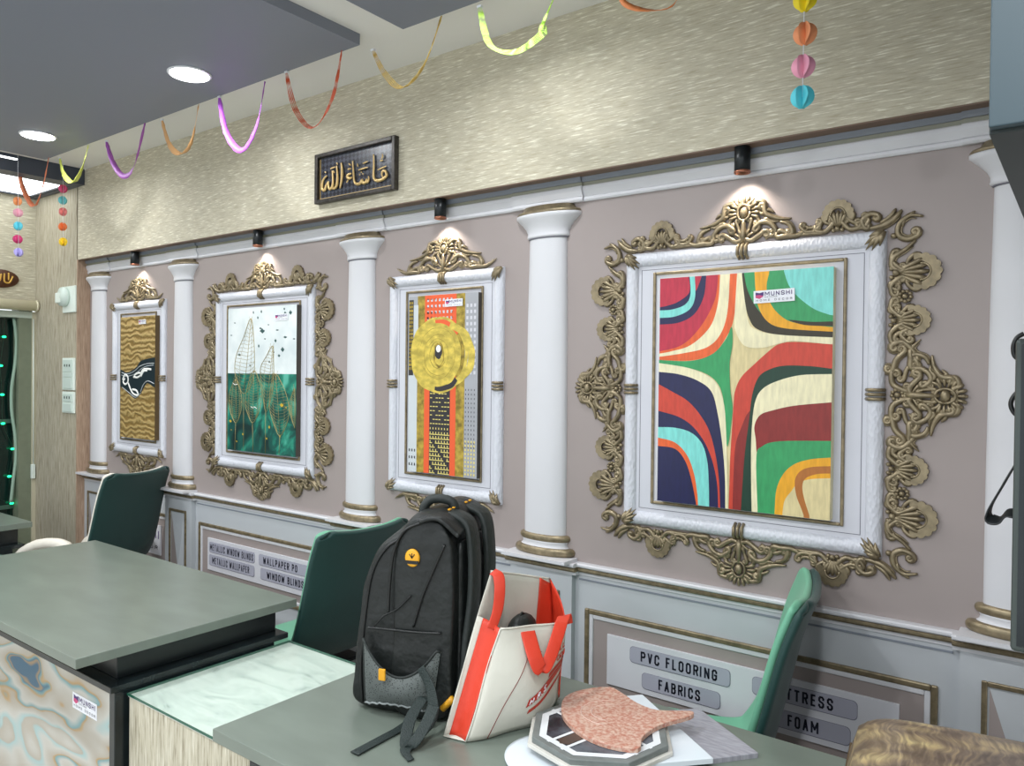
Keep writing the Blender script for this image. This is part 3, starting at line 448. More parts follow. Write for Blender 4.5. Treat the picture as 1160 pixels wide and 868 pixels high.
ra.build('trim_8', [M_white, M_gold])['kind'] = 'structure'
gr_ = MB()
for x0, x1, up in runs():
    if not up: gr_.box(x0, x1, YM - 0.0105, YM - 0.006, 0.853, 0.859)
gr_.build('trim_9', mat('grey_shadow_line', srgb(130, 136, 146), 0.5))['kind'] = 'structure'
co = MB()
for x0, x1, up in runs():
    dy = 0.008 if up else 0.0
    extrude_profile(co, [(0, 2.230), (.008, 2.230), (.012, 2.236), (.012, 2.243), (.008, 2.248), (0, 2.248)], x0, x1, dy, 0)
    extrude_profile(co, [(0, 2.248), (.010, 2.248), (.014, 2.256), (.020, 2.268), (.021, 2.276), (0, 2.276)], x0, x1, dy, 0)
    extrude_profile(co, [(0, 2.276), (.018, 2.276), (.020, 2.281), (.018, 2.284), (0, 2.284)], x0, x1, dy, 0)
    extrude_profile(co, [(0, 2.284), (.015, 2.284), (.016, 2.297), (0, 2.297)], x0, x1, dy, 1)
    extrude_profile(co, [(0, 2.297), (.022, 2.297), (.026, 2.304), (.028, 2.314), (0, 2.314)], x0, x1, dy, 2)
co.build('trim_10', [M_white, mat('olive_grey_band', srgb(128, 128, 112), 0.4), mat('blue_grey_band', srgb(120, 126, 136), 0.4)])['kind'] = 'structure'

# half columns on pilasters
def make_column(label):
    t = thing('half_column', label, 'column', (0, YM, 0.916), 0, 'white half columns of the niche wall')
    A0, A1 = PI, 2 * PI
    def lat(name, prof, m, par, ry=0.45):
        return MB().lathe(prof, (0, 0, 0), A0, A1, 26, 1, ry).build(name, m, par)
    def zz(z): return z - 0.916
    lat('shaft', [(0.092, zz(1.0)), (0.0915, zz(1.3)), (0.088, zz(1.8)), (0.083, zz(2.112))], M_white, t)
    c_ = lat('capital', [(0.083, zz(2.112)), (0.093, zz(2.114)), (0.095, zz(2.119)), (0.093, zz(2.124)), (0.093, zz(2.134)), (0.100, zz(2.148)), (0.116, zz(2.166)), (0.134, zz(2.182)), (0.143, zz(2.190)), (0.143, zz(2.199)), (0.0, zz(2.1995))], M_white, t)
    lat('neck_ring', [(0.0, zz(2.108)), (0.087, zz(2.108)), (0.0895, zz(2.1105)), (0.087, zz(2.113)), (0, zz(2.113))], M_greyink, c_)
    lat('gold_lip', [(0.0, zz(2.199)), (0.138, zz(2.199)), (0.142, zz(2.205)), (0.136, zz(2.211)), (0.12, zz(2.213)), (0.11, zz(2.2299)), (0, zz(2.23))], M_gold, c_)
    b_ = lat('base', [(0.110, zz(0.955)), (0.100, zz(0.962)), (0.098, zz(0.972)), (0.104, zz(0.98)), (0, zz(0.981))], M_white, t)
    lat('upper_torus', [(0, zz(0.978))] + [(0.098 + 0.014 * math.sin(PI * k / 8), zz(0.991 - 0.013 * math.cos(PI * k / 8))) for k in range(9)] + [(0, zz(1.004))], M_gold, b_)
    lat('lower_torus', [(0, zz(0.927))] + [(0.118 + 0.015 * math.sin(PI * k / 8), zz(0.942 - 0.015 * math.cos(PI * k / 8))) for k in range(9)] + [(0, zz(0.957))], M_gold, b_)
    MB().box(-0.143, 0.143, -0.088, 0, 0.0, 0.0115).build('plinth', M_white, t)
    return t
clabels = ['white half column, nearest the left end of the niche', 'white half column between the gold wave panel and the leaf picture', 'white half column between the leaf picture and the gold disc picture',
           'white half column just left of the large abstract picture', 'white half column at the right edge, behind the black straps']
col0 = make_column(clabels[0]); col0.location.x = COLX[0]
for i in range(1, 5): copy_thing(col0, (COLX[i], YM, 0.916), 0, clabels[i])
def make_pilaster(label):
    t = thing('pilaster', label, 'pilaster', (0, YM - 0.008, 0), 0, 'pilasters under the half columns')
    MB().box(-0.14, 0.14, -0.024, 0, 0, 0.872).build('body', M_panelw, t)
    g = MB(); w, zt, zb, q = 0.089, 0.807, 0.16, 0.014
    g.box(-w, -w + q, -0.032, -0.024, zb, zt); g.box(w - q, w, -0.032, -0.024, zb, zt)
    g.box(-w + q, w - q, -0.032, -0.024, zt - q, zt); g.box(-w + q, w - q, -0.032, -0.024, zb, zb + q)
    g.build('gold_border', M_gold, t, 0.003)
    a, z0, z1 = w - q - 0.004, zb + q + 0.004, zt - q - 0.004
    p = MB(); vs = [(-a, -.024, z0), (a, -.024, z0), (a, -.024, z1), (-a, -.024, z1), (a * .35, -0.04, (z0 + z1) * .5)]
    p.add(vs, [(0, 1, 4), (1, 2, 4), (2, 3, 4)], 0, False); p.add(vs, [(3, 0, 4)], 1, False)
    p.build('faceted_panel', [M_panelw, M_mauve], t, 0, fixn=False)
    return t
plabels = ['pale pilaster below the leftmost half column', 'pale pilaster with narrow gold border beside the METALLIC WINDOW BLINDS panel', 'pale pilaster behind the second green chair', 'pale pilaster behind the red and white tote bag', 'pale pilaster at right, beside the MATTRESS panel']
pil0 = make_pilaster(plabels[0]); pil0.location.x = COLX[0]
for i in range(1, 5): copy_thing(pil0, (COLX[i], YM - 0.008, 0), 0, plabels[i])

# sign panels in the dado
def ring(mb, hx, z0, z1, q, y0, y1, mi=0):
    mb.box(-hx, -hx + q, y0, y1, z0, z1, mi); mb.box(hx - q, hx, y0, y1, z0, z1, mi)
    mb.box(-hx + q, hx - q, y0, y1, z1 - q, z1, mi); mb.box(-hx + q, hx - q, y0, y1, z0, z0 + q, mi)
def sign_panel(cx, hx, label):
    t = thing('sign_panel', label, 'wall panel', (cx, YM - 0.008, 0), 0)
    m_ = MB(); ring(m_, hx, .431, .757, .018, -.012, 0); m_.build('gold_moulding', M_gold, t, 0.004)
    m_ = MB(); ring(m_, hx - .018, .449, .739, .016, -.008, 0); m_.build('white_moulding', M_white, t, 0.003)
    MB().box(-hx + .034, hx - .034, -.003, 0, .465, .723).build('mauve_field', M_mauve, t)
    b_ = MB().box(-hx + .095, hx - .095, -.011, -.003, .506, .682).build('board', mat('white_sign_board', srgb(212, 212, 218), 0.35), t, 0.001)
    return t, b_
def name_plate(par, x0, x1, z0, z1, txt, tx0, tx1, th_):
    rr = min((z1 - z0) * .3, .014)
    def rp(a, b, c, d, r_):
        o = []
        for cx_, cz_, s_ in ((b - r_, d - r_, 0), (a + r_, d - r_, 1), (a + r_, c + r_, 2), (b - r_, c + r_, 3)):
            for k in range(5): an = PI / 2 * s_ + PI / 2 * k / 4; o.append((cx_ + r_ * math.cos(an), cz_ + r_ * math.sin(an)))
        return o
    m_ = MB(); T = lambda h0: (lambda x, y, h: Vector((x, -0.011 - h0 - h, y)))
    m_.poly(rp(x0 - .0015, x1 + .0015, z0 - .0025, z1 + .001, rr), T(0), 0.001, 1)
    m_.poly(rp(x0, x1, z0, z1, rr), T(0.001), 0.001, 0)
    p = m_.build('name_plate', [M_plate, M_platee], par)
    zc = (z0 + z1) / 2
    lettering(txt, tx0, tx1, zc - th_ * .5, zc + th_ * .5, M_ink, p, lambda x, z, h: Vector((x, -0.0134 - h, z)))
    return p
t, b = sign_panel(PANELX[3], .565, 'gold framed dado panel reading PVC FLOORING, FABRICS, MATTRESS and FOAM')
c_ = PANELX[3]
name_plate(b, -1.262 - c_, -.905 - c_, .607, .661, 'PVC FLOORING', -1.221 - c_, -.947 - c_, .036)
name_plate(b, -1.215 - c_, -.937 - c_, .527, .580, 'FABRICS', -1.153 - c_, -1.004 - c_, .036)
name_plate(b, -.832 - c_, -.525 - c_, .607, .661, 'MATTRESS', -.783 - c_, -.591 - c_, .036)
name_plate(b, -.806 - c_, -.543 - c_, .527, .580, 'FOAM', -.722 - c_, -.631 - c_, .036)
t, b = sign_panel(PANELX[1], .565, 'gold framed dado panel reading METALLIC WINDOW BLINDS and METALLIC WALLPAPER')
c_ = PANELX[1]
name_plate(b, -3.858 - c_, -3.442 - c_, .607, .661, 'METALLIC WINDOW BLINDS', -3.847 - c_, -3.452 - c_, .036)
name_plate(b, -3.857 - c_, -3.443 - c_, .536, .592, 'METALLIC WALLPAPER', -3.825 - c_, -3.485 - c_, .036)
name_plate(b, -3.404 - c_, -2.975 - c_, .607, .661, 'WALLPAPER PO', -3.367 - c_, -3.09 - c_, .036)
name_plate(b, -3.389 - c_, -3.0 - c_, .536, .592, 'WINDOW BLINDS', -3.335 - c_, -3.04 - c_, .036)
t, b = sign_panel(PANELX[0], .385, 'gold framed dado panel with the MUNSHI logo board, behind the first green chair')
lettering('MUNSHI', -.11, .275, .600, .650, M_purple, b, lambda x, z, h: Vector((x, -.0116 - h, z)))
lettering('HOME DECOR', -.26, .26, .538, .560, M_ink, b, lambda x, z, h: Vector((x, -.0116 - h, z)), gap=.9)
mk = MB(); T = lambda x, y, h: Vector((x, -.011 - h, y))
mk.poly([(-.26, .60), (-.2, .585), (-.14, .60), (-.14, .66), (-.2, .645), (-.26, .66)], T, .001, 0); mk.poly([(-.26, .575), (-.2, .56), (-.14, .60), (-.2, .615)], T, .0015, 1)
mk.build('logo_mark', [M_purple, M_magenta], b)
t, b = sign_panel(PANELX[2], .36, 'gold framed dado panel hidden behind the black backpack')

# ------------------------------------------------------------------ ornate frames
class Orn(MB):
    """relief scrollwork drawn in the frame plane: x along, y outward from an edge"""
    def __init__(s, ox, oz, ang, flip=1, sc=1.0):
        super().__init__(); s.o = (ox, oz); s.c = math.cos(ang); s.s_ = math.sin(ang); s.fl = flip; s.sc = sc
    def T(s, p, h=0.0):
        x, y = p[0] * s.fl * s.sc, p[1] * s.sc
        return Vector((s.o[0] + x * s.c - y * s.s_, -h, s.o[1] + x * s.s_ + y * s.c))
    def spiral(s, p, t, Rr, sg, turns=1.25, n=13):
        t = Vector(t).normalized(); nrm = Vector((-t.y, t.x)) * sg; c = Vector(p) + nrm * Rr
        a0 = math.atan2(p[1] - c.y, p[0] - c.x); out = []
        for k in range(1, n + 1):
            q = k / n; rad = Rr * (1 - 0.72 * q); a = a0 + sg * 2 * PI * turns * q
            out.append(Vector((c.x + rad * math.cos(a), c.y + rad * math.sin(a))))
        return out, c
    def path(s, pts, r=0.006, r1=None, c0=None, c1=None, twin=0.0, h=0.006):
        P = catmull([(p[0], p[1], 0) for p in pts], 4); P = [Vector((p.x, p.y)) for p in P]
        balls = []
        if c1:
            e, c = s.spiral(P[-1], P[-1] - P[-2], c1[0], c1[1]); P = P + e; balls.append((c, c1[0] * .42))
        if c0:
            e, c = s.spiral(P[0], P[0] - P[1], c0[0], c0[1]); P = e[::-1] + P; balls.append((c, c0[0] * .42))
        n = len(P); r1 = r * .45 if r1 is None else r1
        def rad(i):
            q = i / (n - 1)
            if c0 and c1: return r * (0.45 + 0.6 * math.sin(PI * q))
            if c0: return r1 + (r - r1) * math.sin(PI * min(1, (1 - q) * 1.1)) if q > .5 else r * (.5 + q)
            if c1: return r1 + (r - r1) * math.sin(PI * min(1, q * 1.1 + .05)) if q < .5 else r * (1.5 - q)
            return r1 + (r - r1) * math.sin(PI * q) ** .7
        s.tube([s.T(p, h) for p in P], [max(.0014, rad(i) * 1.3) * s.sc for i in range(n)], 6, (0, -1, 0), 1.1)
        if twin:
            Q = []
            for i in range(n):
                t = (P[min(i + 1, n - 1)] - P[max(i - 1, 0)]).normalized(); Q.append(P[i] + Vector((-t.y, t.x)) * twin)
            s.tube([s.T(p, h * .8) for p in Q[2:-2]], [max(.001, rad(i) * .5) * s.sc for i in range(2, n - 2)], 5, (0, -1, 0), 1.0)
        for c, br in balls:
            q = s.T(c, h + .003); s.sphere(q, br * s.sc, 5, (1, .8, 1))
    def flip2(s, f):
        for k in (1, -1):
            s.fl = k; f(); s.fl = 1
    def fan(s, cx, cy, r0, r1, a0, a1, n, w=.006, h=.007):
        for i in range(n):
            a = R(a0 + (a1 - a0) * i / (n - 1)); d = Vector((math.cos(a), math.sin(a))); c = Vector((cx, cy))
            P = [c + d * (r0 + (r1 - r0) * q) for q in (0, .25, .5, .75, 1)]
            s.tube([s.T(p, h * (1 + .4 * math.sin(PI * q))) for p, q in zip(P, (0, .25, .5, .75, 1))], [w * k * s.sc for k in (.35, .6, .85, 1.0, .55)], 6, (0, -1, 0), 1.0)
    def crescent(s, cx, cy, ri, ro, a0, a1, lobes, h=.01):
        pts = []
        n = lobes * 5
        for k in range(n + 1):
            a = R(a0 + (a1 - a0) * k / n); rr = ro * (1 + .10 * abs(math.sin(PI * lobes * k / n)) - .05); pts.append((cx + rr * math.cos(a), cy + rr * math.sin(a)))
        for k in range(14, -1, -1):
            a = R(a0 + (a1 - a0) * k / 14); taper = ri + (ro - ri) * .55 * abs(2 * k / 14 - 1) ** 3; pts.append((cx + taper * math.cos(a), cy + taper * math.sin(a)))
        s.poly(pts, lambda x, y, hh: s.T((x, y), .003 + hh), h)
        s.tube([s.T((cx + ri * 1.02 * math.cos(R(a0 + (a1 - a0) * k / 14)), cy + ri * 1.02 * math.sin(R(a0 + (a1 - a0) * k / 14))), .012) for k in range(1, 14)], .0035 * s.sc, 5, (0, -1, 0))
def crest(o, half):
    k = half / .27
    def side():
        o.path([(.035 * k, .118), (.05 * k, .130), (.078 * k, .127)], .006, c0=(.009, -1), c1=(.011, -1))
        o.path([(.086 * k, .112), (.09 * k, .09), (.112 * k, .078), (.15 * k, .068), (.195 * k, .064)], .0075, .002, c0=(.009, 1), twin=-.008)
        o.path([(.045 * k, .048), (.075 * k, .063), (.11 * k, .056), (.132 * k, .036)], .0065, c0=(.008, 1), c1=(.014, -1))
        o.path([(.008 * k, .014), (.03 * k, .008), (.055 * k, .018), (.085 * k, .034)], .0065, c0=(.010, 1), c1=(.012, -1))
        o.path([(.018 * k, .088), (.05 * k, .082), (.064 * k, .066)], .005, c1=(.010, -1))
        o.path([(.012, .02), (.016, .045), (.032 * k, .07)], .005, c1=(.007, 1))
        o.path([(.15 * k, .058), (.185 * k, .048), (.20 * k, .026)], .0065, c1=(.011, -1), twin=.007)
        o.path([(.145 * k, .010), (.18 * k, .012), (.215 * k, .010), (.245 * k, .020), (.272 * k, .036)], .0075, .001, c0=(.008, -1), twin=.006)
        o.path([(.062 * k, .10), (.075 * k, .088), (.10 * k, .10), (.125 * k, .088)], .005, .0015)
        o.path([(.09 * k, .008), (.115 * k, .020), (.135 * k, .012)], .005, .0015)
        o.path([(.10 * k, .070), (.12 * k, .060), (.145 * k, .062)], .0055, .002, c0=(.008, 1))
        o.path([(.028 * k, .030), (.05 * k, .034), (.064 * k, .046)], .005, .002, c1=(.008, 1))
        o.path([(.055 * k, .112), (.072 * k, .104), (.09 * k, .112)], .005, .0015)
        o.path([(.12 * k, .024), (.15 * k, .030), (.175 * k, .022), (.20 * k, .012)], .006, .0015, twin=-.006)
    o.flip2(side)
    o.fan(0, .098, .022, .054, -22, 202, 13, .0062)
    o.fan(0, .012, .002, .042, 35, 145, 5, .005)
    o.tube([o.T((0, .0), .008), o.T((0, .03), .014), o.T((0, .06), .012), o.T((0, .085), .01)], [.008, .010, .007, .005], 8, (0, -1, 0))
    P = [o.T((.020 * math.cos(2 * PI * q / 18), .098 + .025 * math.sin(2 * PI * q / 18)), .012) for q in range(19)]
    o.tube(P, .0042, 6, (0, -1, 0)); o.sphere(o.T((0, .098), .010), .016, 7, (.8, .7, 1.1))
def shell(o, k=1.0, L=.148):
    e = L / .148
    o.crescent(0, .090 * e, .023 * k, .050 * k, -25, 205, 9)
    o.fan(0, .024 * e, .008, .084 * e, 62, 118, 5, .0082 * k)
    o.sphere(o.T((0, .026 * e), .010), .010 * k, 6)
    def side():
        o.path([(.014, .050 * e), (.034 * k, .056 * e), (.048 * k, .070 * e)], .0055, c1=(.012 * k, 1))
        o.path([(.012, .036), (.034, .014), (.058, .016)], .006, c0=(.009, -1), c1=(.010, 1), twin=.006)
        o.path([(.012, .02), (.02, .045 * e), (.028, .062 * e)], .0045, .002)
    o.flip2(side)
    o.sphere(o.T((.012, .014), .008), .007, 5); o.sphere(o.T((-.012, .014), .008), .007, 5)
def rosette(o, y=.046):
    o.sphere(o.T((0, y), .010), .008, 6)
    for q in range(9):
        a = 2 * PI * q / 9; o.sphere(o.T((.0145 * math.cos(a), y + .0145 * math.sin(a)), .007), .0062, 5)
def link_c(o, x0, x1, y=.012, sg=1):
    m_ = (x0 + x1) / 2; d = (x1 - x0) / 2
    o.path([(m_ - d * .7, y + .014), (m_ - d * .3, y), (m_ + d * .3, y), (m_ + d * .7, y + .014)], .0055, c0=(.008, -1), c1=(.008, 1))
def corner_flourish(o):
    o.path([(-.060, .014), (-.066, .034), (-.045, .052), (-.025, .046)], .0065, .002, c0=(.008, 1), c1=(.008, -1), twin=.006)
    o.path([(-.050, .010), (-.012, .014), (.016, .030), (.038, .054)], .008, .002, twin=-.008)
    o.path([(-.02, .022), (.008, .038), (.022, .060)], .0055, .0015)
    o.path([(.092, .030), (.058, .036), (.032, .014), (.030, -.016), (.054, -.030), (.078, -.022)], .0072, .0015, c1=(.012, 1), twin=.009)
    o.path([(.072, .046), (.046, .030), (.040, .006)], .005, .0015)
    o.path([(.074, -.034), (.048, -.058), (.020, -.076), (.014, -.102), (.032, -.118)], .0068, .002, c1=(.010, 1), twin=.008)
    o.sphere(o.T((.018, -.018), .008), .009, 5)
def make_frame(name, label, W, H, wide):
    t = thing(name, label, 'picture frame', (0, YM, 0), 0)
    # rails: half round, woven surface
    M_braid = MATS.get('white_woven_rail')
    if not M_braid:
        M_braid, nt, b, N = node_mat('white_woven_rail')
        b.inputs['Base Color'].default_value = srgb(208, 210, 218); b.inputs['Roughness'].default_value = 0.4
        tc = N('ShaderNodeTexCoord'); mp = N('ShaderNodeMapping'); mp.inputs['Scale'].default_value = (1, 1, 1); mp.inputs['Rotation'].default_value = (0, R(45), 0)
        vo = N('ShaderNodeTexVoronoi', Scale=120.0); mp.inputs['Scale'].default_value = (1.0, 1.0, 0.5)
        bp = N('ShaderNodeBump', Strength=0.55, Distance=0.004)
        nt.links.new(tc.outputs['Object'], mp.inputs[0]); nt.links.new(mp.outputs[0], vo.inputs['Vector']); nt.links.new(vo.outputs['Distance'], bp.inputs['Height']); nt.links.new(bp.outputs[0], b.inputs['Normal'])
    m_ = MB(); rw = .046
    def prof(q): # across rail 0..1 -> depth
        return .008 + .014 * math.sin(PI * q) ** .7
    for (ax, az, bx, bz) in ((-W, -H, -W, H), (W, H, W, -H), (-W, H, W, H), (W, -H, -W, -H)):
        rings = []
        for q in [i / 8 for i in range(9)]:
            d = rw * q; sx_, sz_ = (1 if ax > 0 else -1), (1 if az > 0 else -1); sx2, sz2 = (1 if bx > 0 else -1), (1 if bz > 0 else -1)
            rings.append([(ax - sx_ * d, -prof(q), az - sz_ * d), (bx - sx2 * d, -prof(q), bz - sz2 * d)])
        rings = [[(ax, 0, az), (bx, 0, bz)]] + rings + [[(ax - sx_ * rw, 0, az - sz_ * rw), (bx - sx2 * rw, 0, bz - sz2 * rw)]]
        m_.loft(rings, 0, True, False, False)
    m_.build('rail', M_braid, t)
    MB().box(-W + .04, W - .04, -.006, 0, -H + .04, H - .04).build('mat_board', M_mat, t)
    m_ = MB(); a, b_ = W - .058, H - .058
    for x0, x1, z0, z1 in ((-a, a, b_ - .0018, b_), (-a, a, -b_, -b_ + .0018), (-a, -a + .0018, -b_, b_), (a - .0018, a, -b_, b_)): m_.box(x0, x1, -.0068, -.006, z0, z1)
    m_.build('bevel_line', M_greyink, t)
    return t
def frame_trim(t, W, H, ix, iz0, iz1):
    m_ = MB(); q = .010
    m_.box(-ix, -ix + q, -.014, -.006, iz0, iz1); m_.box(ix - q, ix, -.014, -.006, iz0, iz1); m_.box(-ix + q, ix - q, -.014, -.006, iz1 - q, iz1); m_.box(-ix + q, ix - q, -.014, -.006, iz0, iz0 + q)
    m_.build('inner_gold_edge', M_gold, t, 0.003)
    for x, z, hor in ((0, H - .023, 1), (0, -H + .023, 1), (-W + .023, 0, 0), (W - .023, 0, 0)):
        m_ = MB()
        for k in (-1, 0, 1):
            if hor: m_.tube([(x + k * .013, -.008, z + .024), (x + k * .013, -.027, z + .012), (x + k * .013, -.028, z - .012), (x + k * .013, -.008, z - .024)], .0055, 6)
            else: m_.tube([(x + .024, -.008, z + k * .013), (x + .012, -.027, z + k * .013), (x - .012, -.028, z + k * .013), (x - .024, -.008, z + k * .013)], .0055, 6)
        m_.build('clasp', M_gold, t)
    for sx_ in (-1, 1):
        for sz_ in (-1, 1):
            m_ = MB(); cx_, cz_ = sx_ * (W - .004), sz_ * (H - .004)
            for k, ln in ((-.5, .045), (-.22, .062), (0.0, .07), (.22, .062), (.5, .045)):
                a = math.atan2(-sz_, -sx_) + k; d = Vector((math.cos(a), 0, math.sin(a)))
                P = [Vector((cx_, -.018, cz_)) + d * ln * q + Vector((0, -.012 * math.sin(PI * q), 0)) for q in (0, .3, .6, 1)]
                m_.tube(P, [.006, .0085, .007, .001], 6, (0, -1, 0))
            m_.build('corner_leaf', M_gold, t)
def wide_ornament(t, W, H):
    for nm, ox, oz, ang, half in (('top_crest', 0, H, 0, .205), ('bottom_crest', 0, -H, PI, .205)):
        o = Orn(ox, oz, ang); crest(o, half); o.build(nm, M_gold, t)
    for ox, ang in ((W, -PI / 2), (-W, PI / 2)):
        o = Orn(ox, 0, ang, 1, 1.0); 
        # the side crests stand further out
        o2 = Orn(ox + (0.055 if ox > 0 else -.055), 0, ang); crest(o2, .155)
        def side():
            o.path([(.012, .052), (.03, .022), (.06, .018)], .0065, c0=(.012, -1), c1=(.012, 1)); o.path([(.072, .022), (.10, .03), (.12, .05)], .0065, c0=(.012, 1), c1=(.012, -1), twin=.007)
            o.path([(.10, .088), (.125, .072), (.150, .045), (.142, .020)], .0075, .002, c1=(.010, -1), twin=.008)
            o.path([(.045, .05), (.075, .058), (.09, .078)], .005, c0=(.009, 1), c1=(.009, 1))
        o.flip2(side); rosette(o, .034)
        o.v += []; b_ = MB(); b_.v = o.v + o2.v; b_.f = list(o.f) + [tuple(i + len(o.v) for i in f) for f in o2.f]; b_.m = o.m + o2.m; b_.sm = o.sm + o2.sm
        b_.build('side_crest', M_gold, t)
        sg = 1 if ox > 0 else -1
        for z, k, L in ((.345, 1.0, .148), (-.345, 1.0, .148), (.21, .82, .122), (-.21, .82, .122)):
            o = Orn(ox, z, ang); shell(o, k, L); o.build('shell_ornament', M_gold, t)
        for z in (.278, -.278):
            o = Orn(ox, z, ang); rosette(o, .050); o.build('rosette', M_gold, t)
    for oz, ang in ((H, 0), (-H, PI)):
        for sx_ in (-1, 1):
            o = Orn(sx_ * .283, oz, ang); shell(o, .86, .098); o.build('shell_ornament', M_gold, t)
    for oz, ang in ((H, 0), (-H, PI)):
        for f in (1, -1):
            o = Orn(0, oz, ang, f); link_c(o, .165, .245, .018)
            o.path([(.185, .040), (.205, .028), (.232, .036)], .0055, .002, c1=(.009, 1)); o.path([(.17, .010), (.21, .012), (.25, .008)], .0055, .001)
            o.build('border_scroll', M_gold, t)
            o = Orn(0, oz, ang, f); link_c(o, .325, .375, .016)
            o.path([(.31, .045), (.335, .030), (.36, .040)], .0055, .002, c0=(.009, -1), c1=(.009, 1))
            o.build('border_scroll', M_gold, t)
    for ox, ang in ((W, -PI / 2), (-W, PI / 2)):
        for f in (1, -1):
            for a_, b_ in ((.225, .262), (.292, .330)):
                o = Orn(ox, 0, ang, f); link_c(o, a_, b_, .012); o.build('border_scroll', M_gold, t)
            o = Orn(ox, 0, ang, f); link_c(o, .135, .185, .026)
            o.path([(.15, .058), (.17, .040), (.185, .056)], .0055, .002, c0=(.009, -1), c1=(.009, 1)); o.build('border_scroll', M_gold, t)
    for sx_, sz_ in ((1, 1), (-1, 1), (-1, -1), (1, -1)):
        o = Orn(sx_ * W, sz_ * H, 0 if sz_ > 0 else PI); o.fl = sx_ * sz_; corner_flourish(o); o.build('corner_scroll', M_gold, t)
W_, H_ = .416, .468
FZ = 1.553
fa = make_frame('ornate_frame', 'widest white frame at right, ringed by gold scrolls and shells, round the multicoloured abstract', W_, H_, True)
frame_trim(fa, W_, H_, .312, 1.163 - FZ, 1.952 - FZ); wide_ornament(fa, W_, H_)
fa.location = (PANELX[3], YM, FZ)
fb = copy_thing(fa, (PANELX[1], YM, FZ), 0, 'white frame ringed by gold scrolls and shells, round the picture of leaves')
fc = make_frame('ornate_frame', 'tall white frame with gold crests above and below, round the gold disc picture', .316, H_, False)
frame_trim(fc, .316, H_, .215, 1.163 - FZ, 1.952 - FZ)
for nm, oz, ang in (('top_crest', H_, 0), ('bottom_crest', -H_, PI)):
    o = Orn(0, oz, ang); crest(o, .275); o.build(nm, M_gold, fc)
fc.location = (PANELX[2], YM, FZ)
fd = copy_thing(fc, (PANELX[0], YM, FZ), 0, 'tall white frame with gold crests, leftmost, round the gold and black wave panel')
for o in (fa, fb, fc, fd): o['group'] = 'ornate frames on the niche wall'
# ------------------------------------------------------------------ lamps
def downlight(x, y, label):
    t = thing('downlight', label, 'ceiling light', (x, y, 2.848), 0, 'round downlights in the slate ceiling')
    MB().lathe([(0.0, 0), (0.088, 0), (0.088, -.004), (0.082, -.006), (0.0, -.006)], n=32).build('trim_ring', M_sticker, t)
    MB().lathe([(0.0, -.006), (0.078, -.006), (0.078, -.008), (0.0, -.009)], n=32).build('diffuser', mat('downlight_diffuser', (1, 1, 1, 1), 0.5, emit=((0.93, 0.97, 1.0, 1), 12.0)), t)
    li = bpy.data.lights.new('downlight_lamp', 'AREA'); li.shape = 'DISK'; li.size = 0.15; li.energy = DOWNLIGHT_W * (0.45 if y > 1 else 1.25); li.color = (0.95, 0.98, 1.0); li.spread = R(165)
    lo = bpy.data.objects.new('downlight_lamp', li); C.objects.link(lo); lo.parent = t; lo.location = (0, 0, -0.012)
downlight(-3.046, 1.775, 'bright round downlight, the larger one nearer the wall light strip')
downlight(-4.507, 1.766, 'bright round downlight farther away, the smaller one at left')
k = 0
for x in (-4.507, -3.046, -1.585, -0.12, 1.34):
    for y in (1.77, 0.3, -1.2):
        if (y == 1.77 and x < -2) or (x == -0.12 and y > 1): continue
        downlight(x, y, 'round downlight in the ceiling out of the picture, above and behind the viewer')
def spot(x, label):
    t = thing('spotlight', label, 'spotlight', (x, 2.347, ZS - .004), 0, 'black cylinder spotlights in the niche')
    MB().lathe([(0.0, 0), (0.0245, 0), (0.0245, -.078), (0.021, -.078), (0.021, -.060), (0.0, -.060)], n=22).build('housing', mat('black_metal', srgb(30, 34, 36), 0.35, 0.3), t)
    MB().lathe([(0.0248, -.074), (0.0256, -.078), (0.0248, -.0815), (0.0205, -.0815), (0.0205, -.074)], n=22).build('copper_rim', mat('copper', srgb(176, 116, 92), 0.3, 0.7), t)
    MB().lathe([(0.0, -.064), (0.0195, -.064), (0.0195, -.068), (0.0, -.071)], n=18).build('lens', mat('spot_lens', (1, 1, 1, 1), 0.5, emit=((1.0, 0.93, 0.84, 1), 10.0)), t)
    li = bpy.data.lights.new('spot_lamp', 'SPOT'); li.energy = SPOT_W; li.color = (1.0, 0.90, 0.78); li.spot_size = R(120); li.spot_blend = 1.0; li.shadow_soft_size = 0.014
    lo = bpy.data.objects.new('spot_lamp', li); C.objects.link(lo); lo.parent = t; lo.location = (0, 0, -0.074); lo.rotation_euler = (R(5), 0, 0)
spot(-0.876, 'black spotlight nearest the viewer, over the multicoloured abstract')
spot(-2.14, 'black spotlight over the gold disc picture')
spot(-3.385, 'black spotlight over the picture of leaves')
spot(-4.62, 'black spotlight farthest left, over the gold and black wave panel')
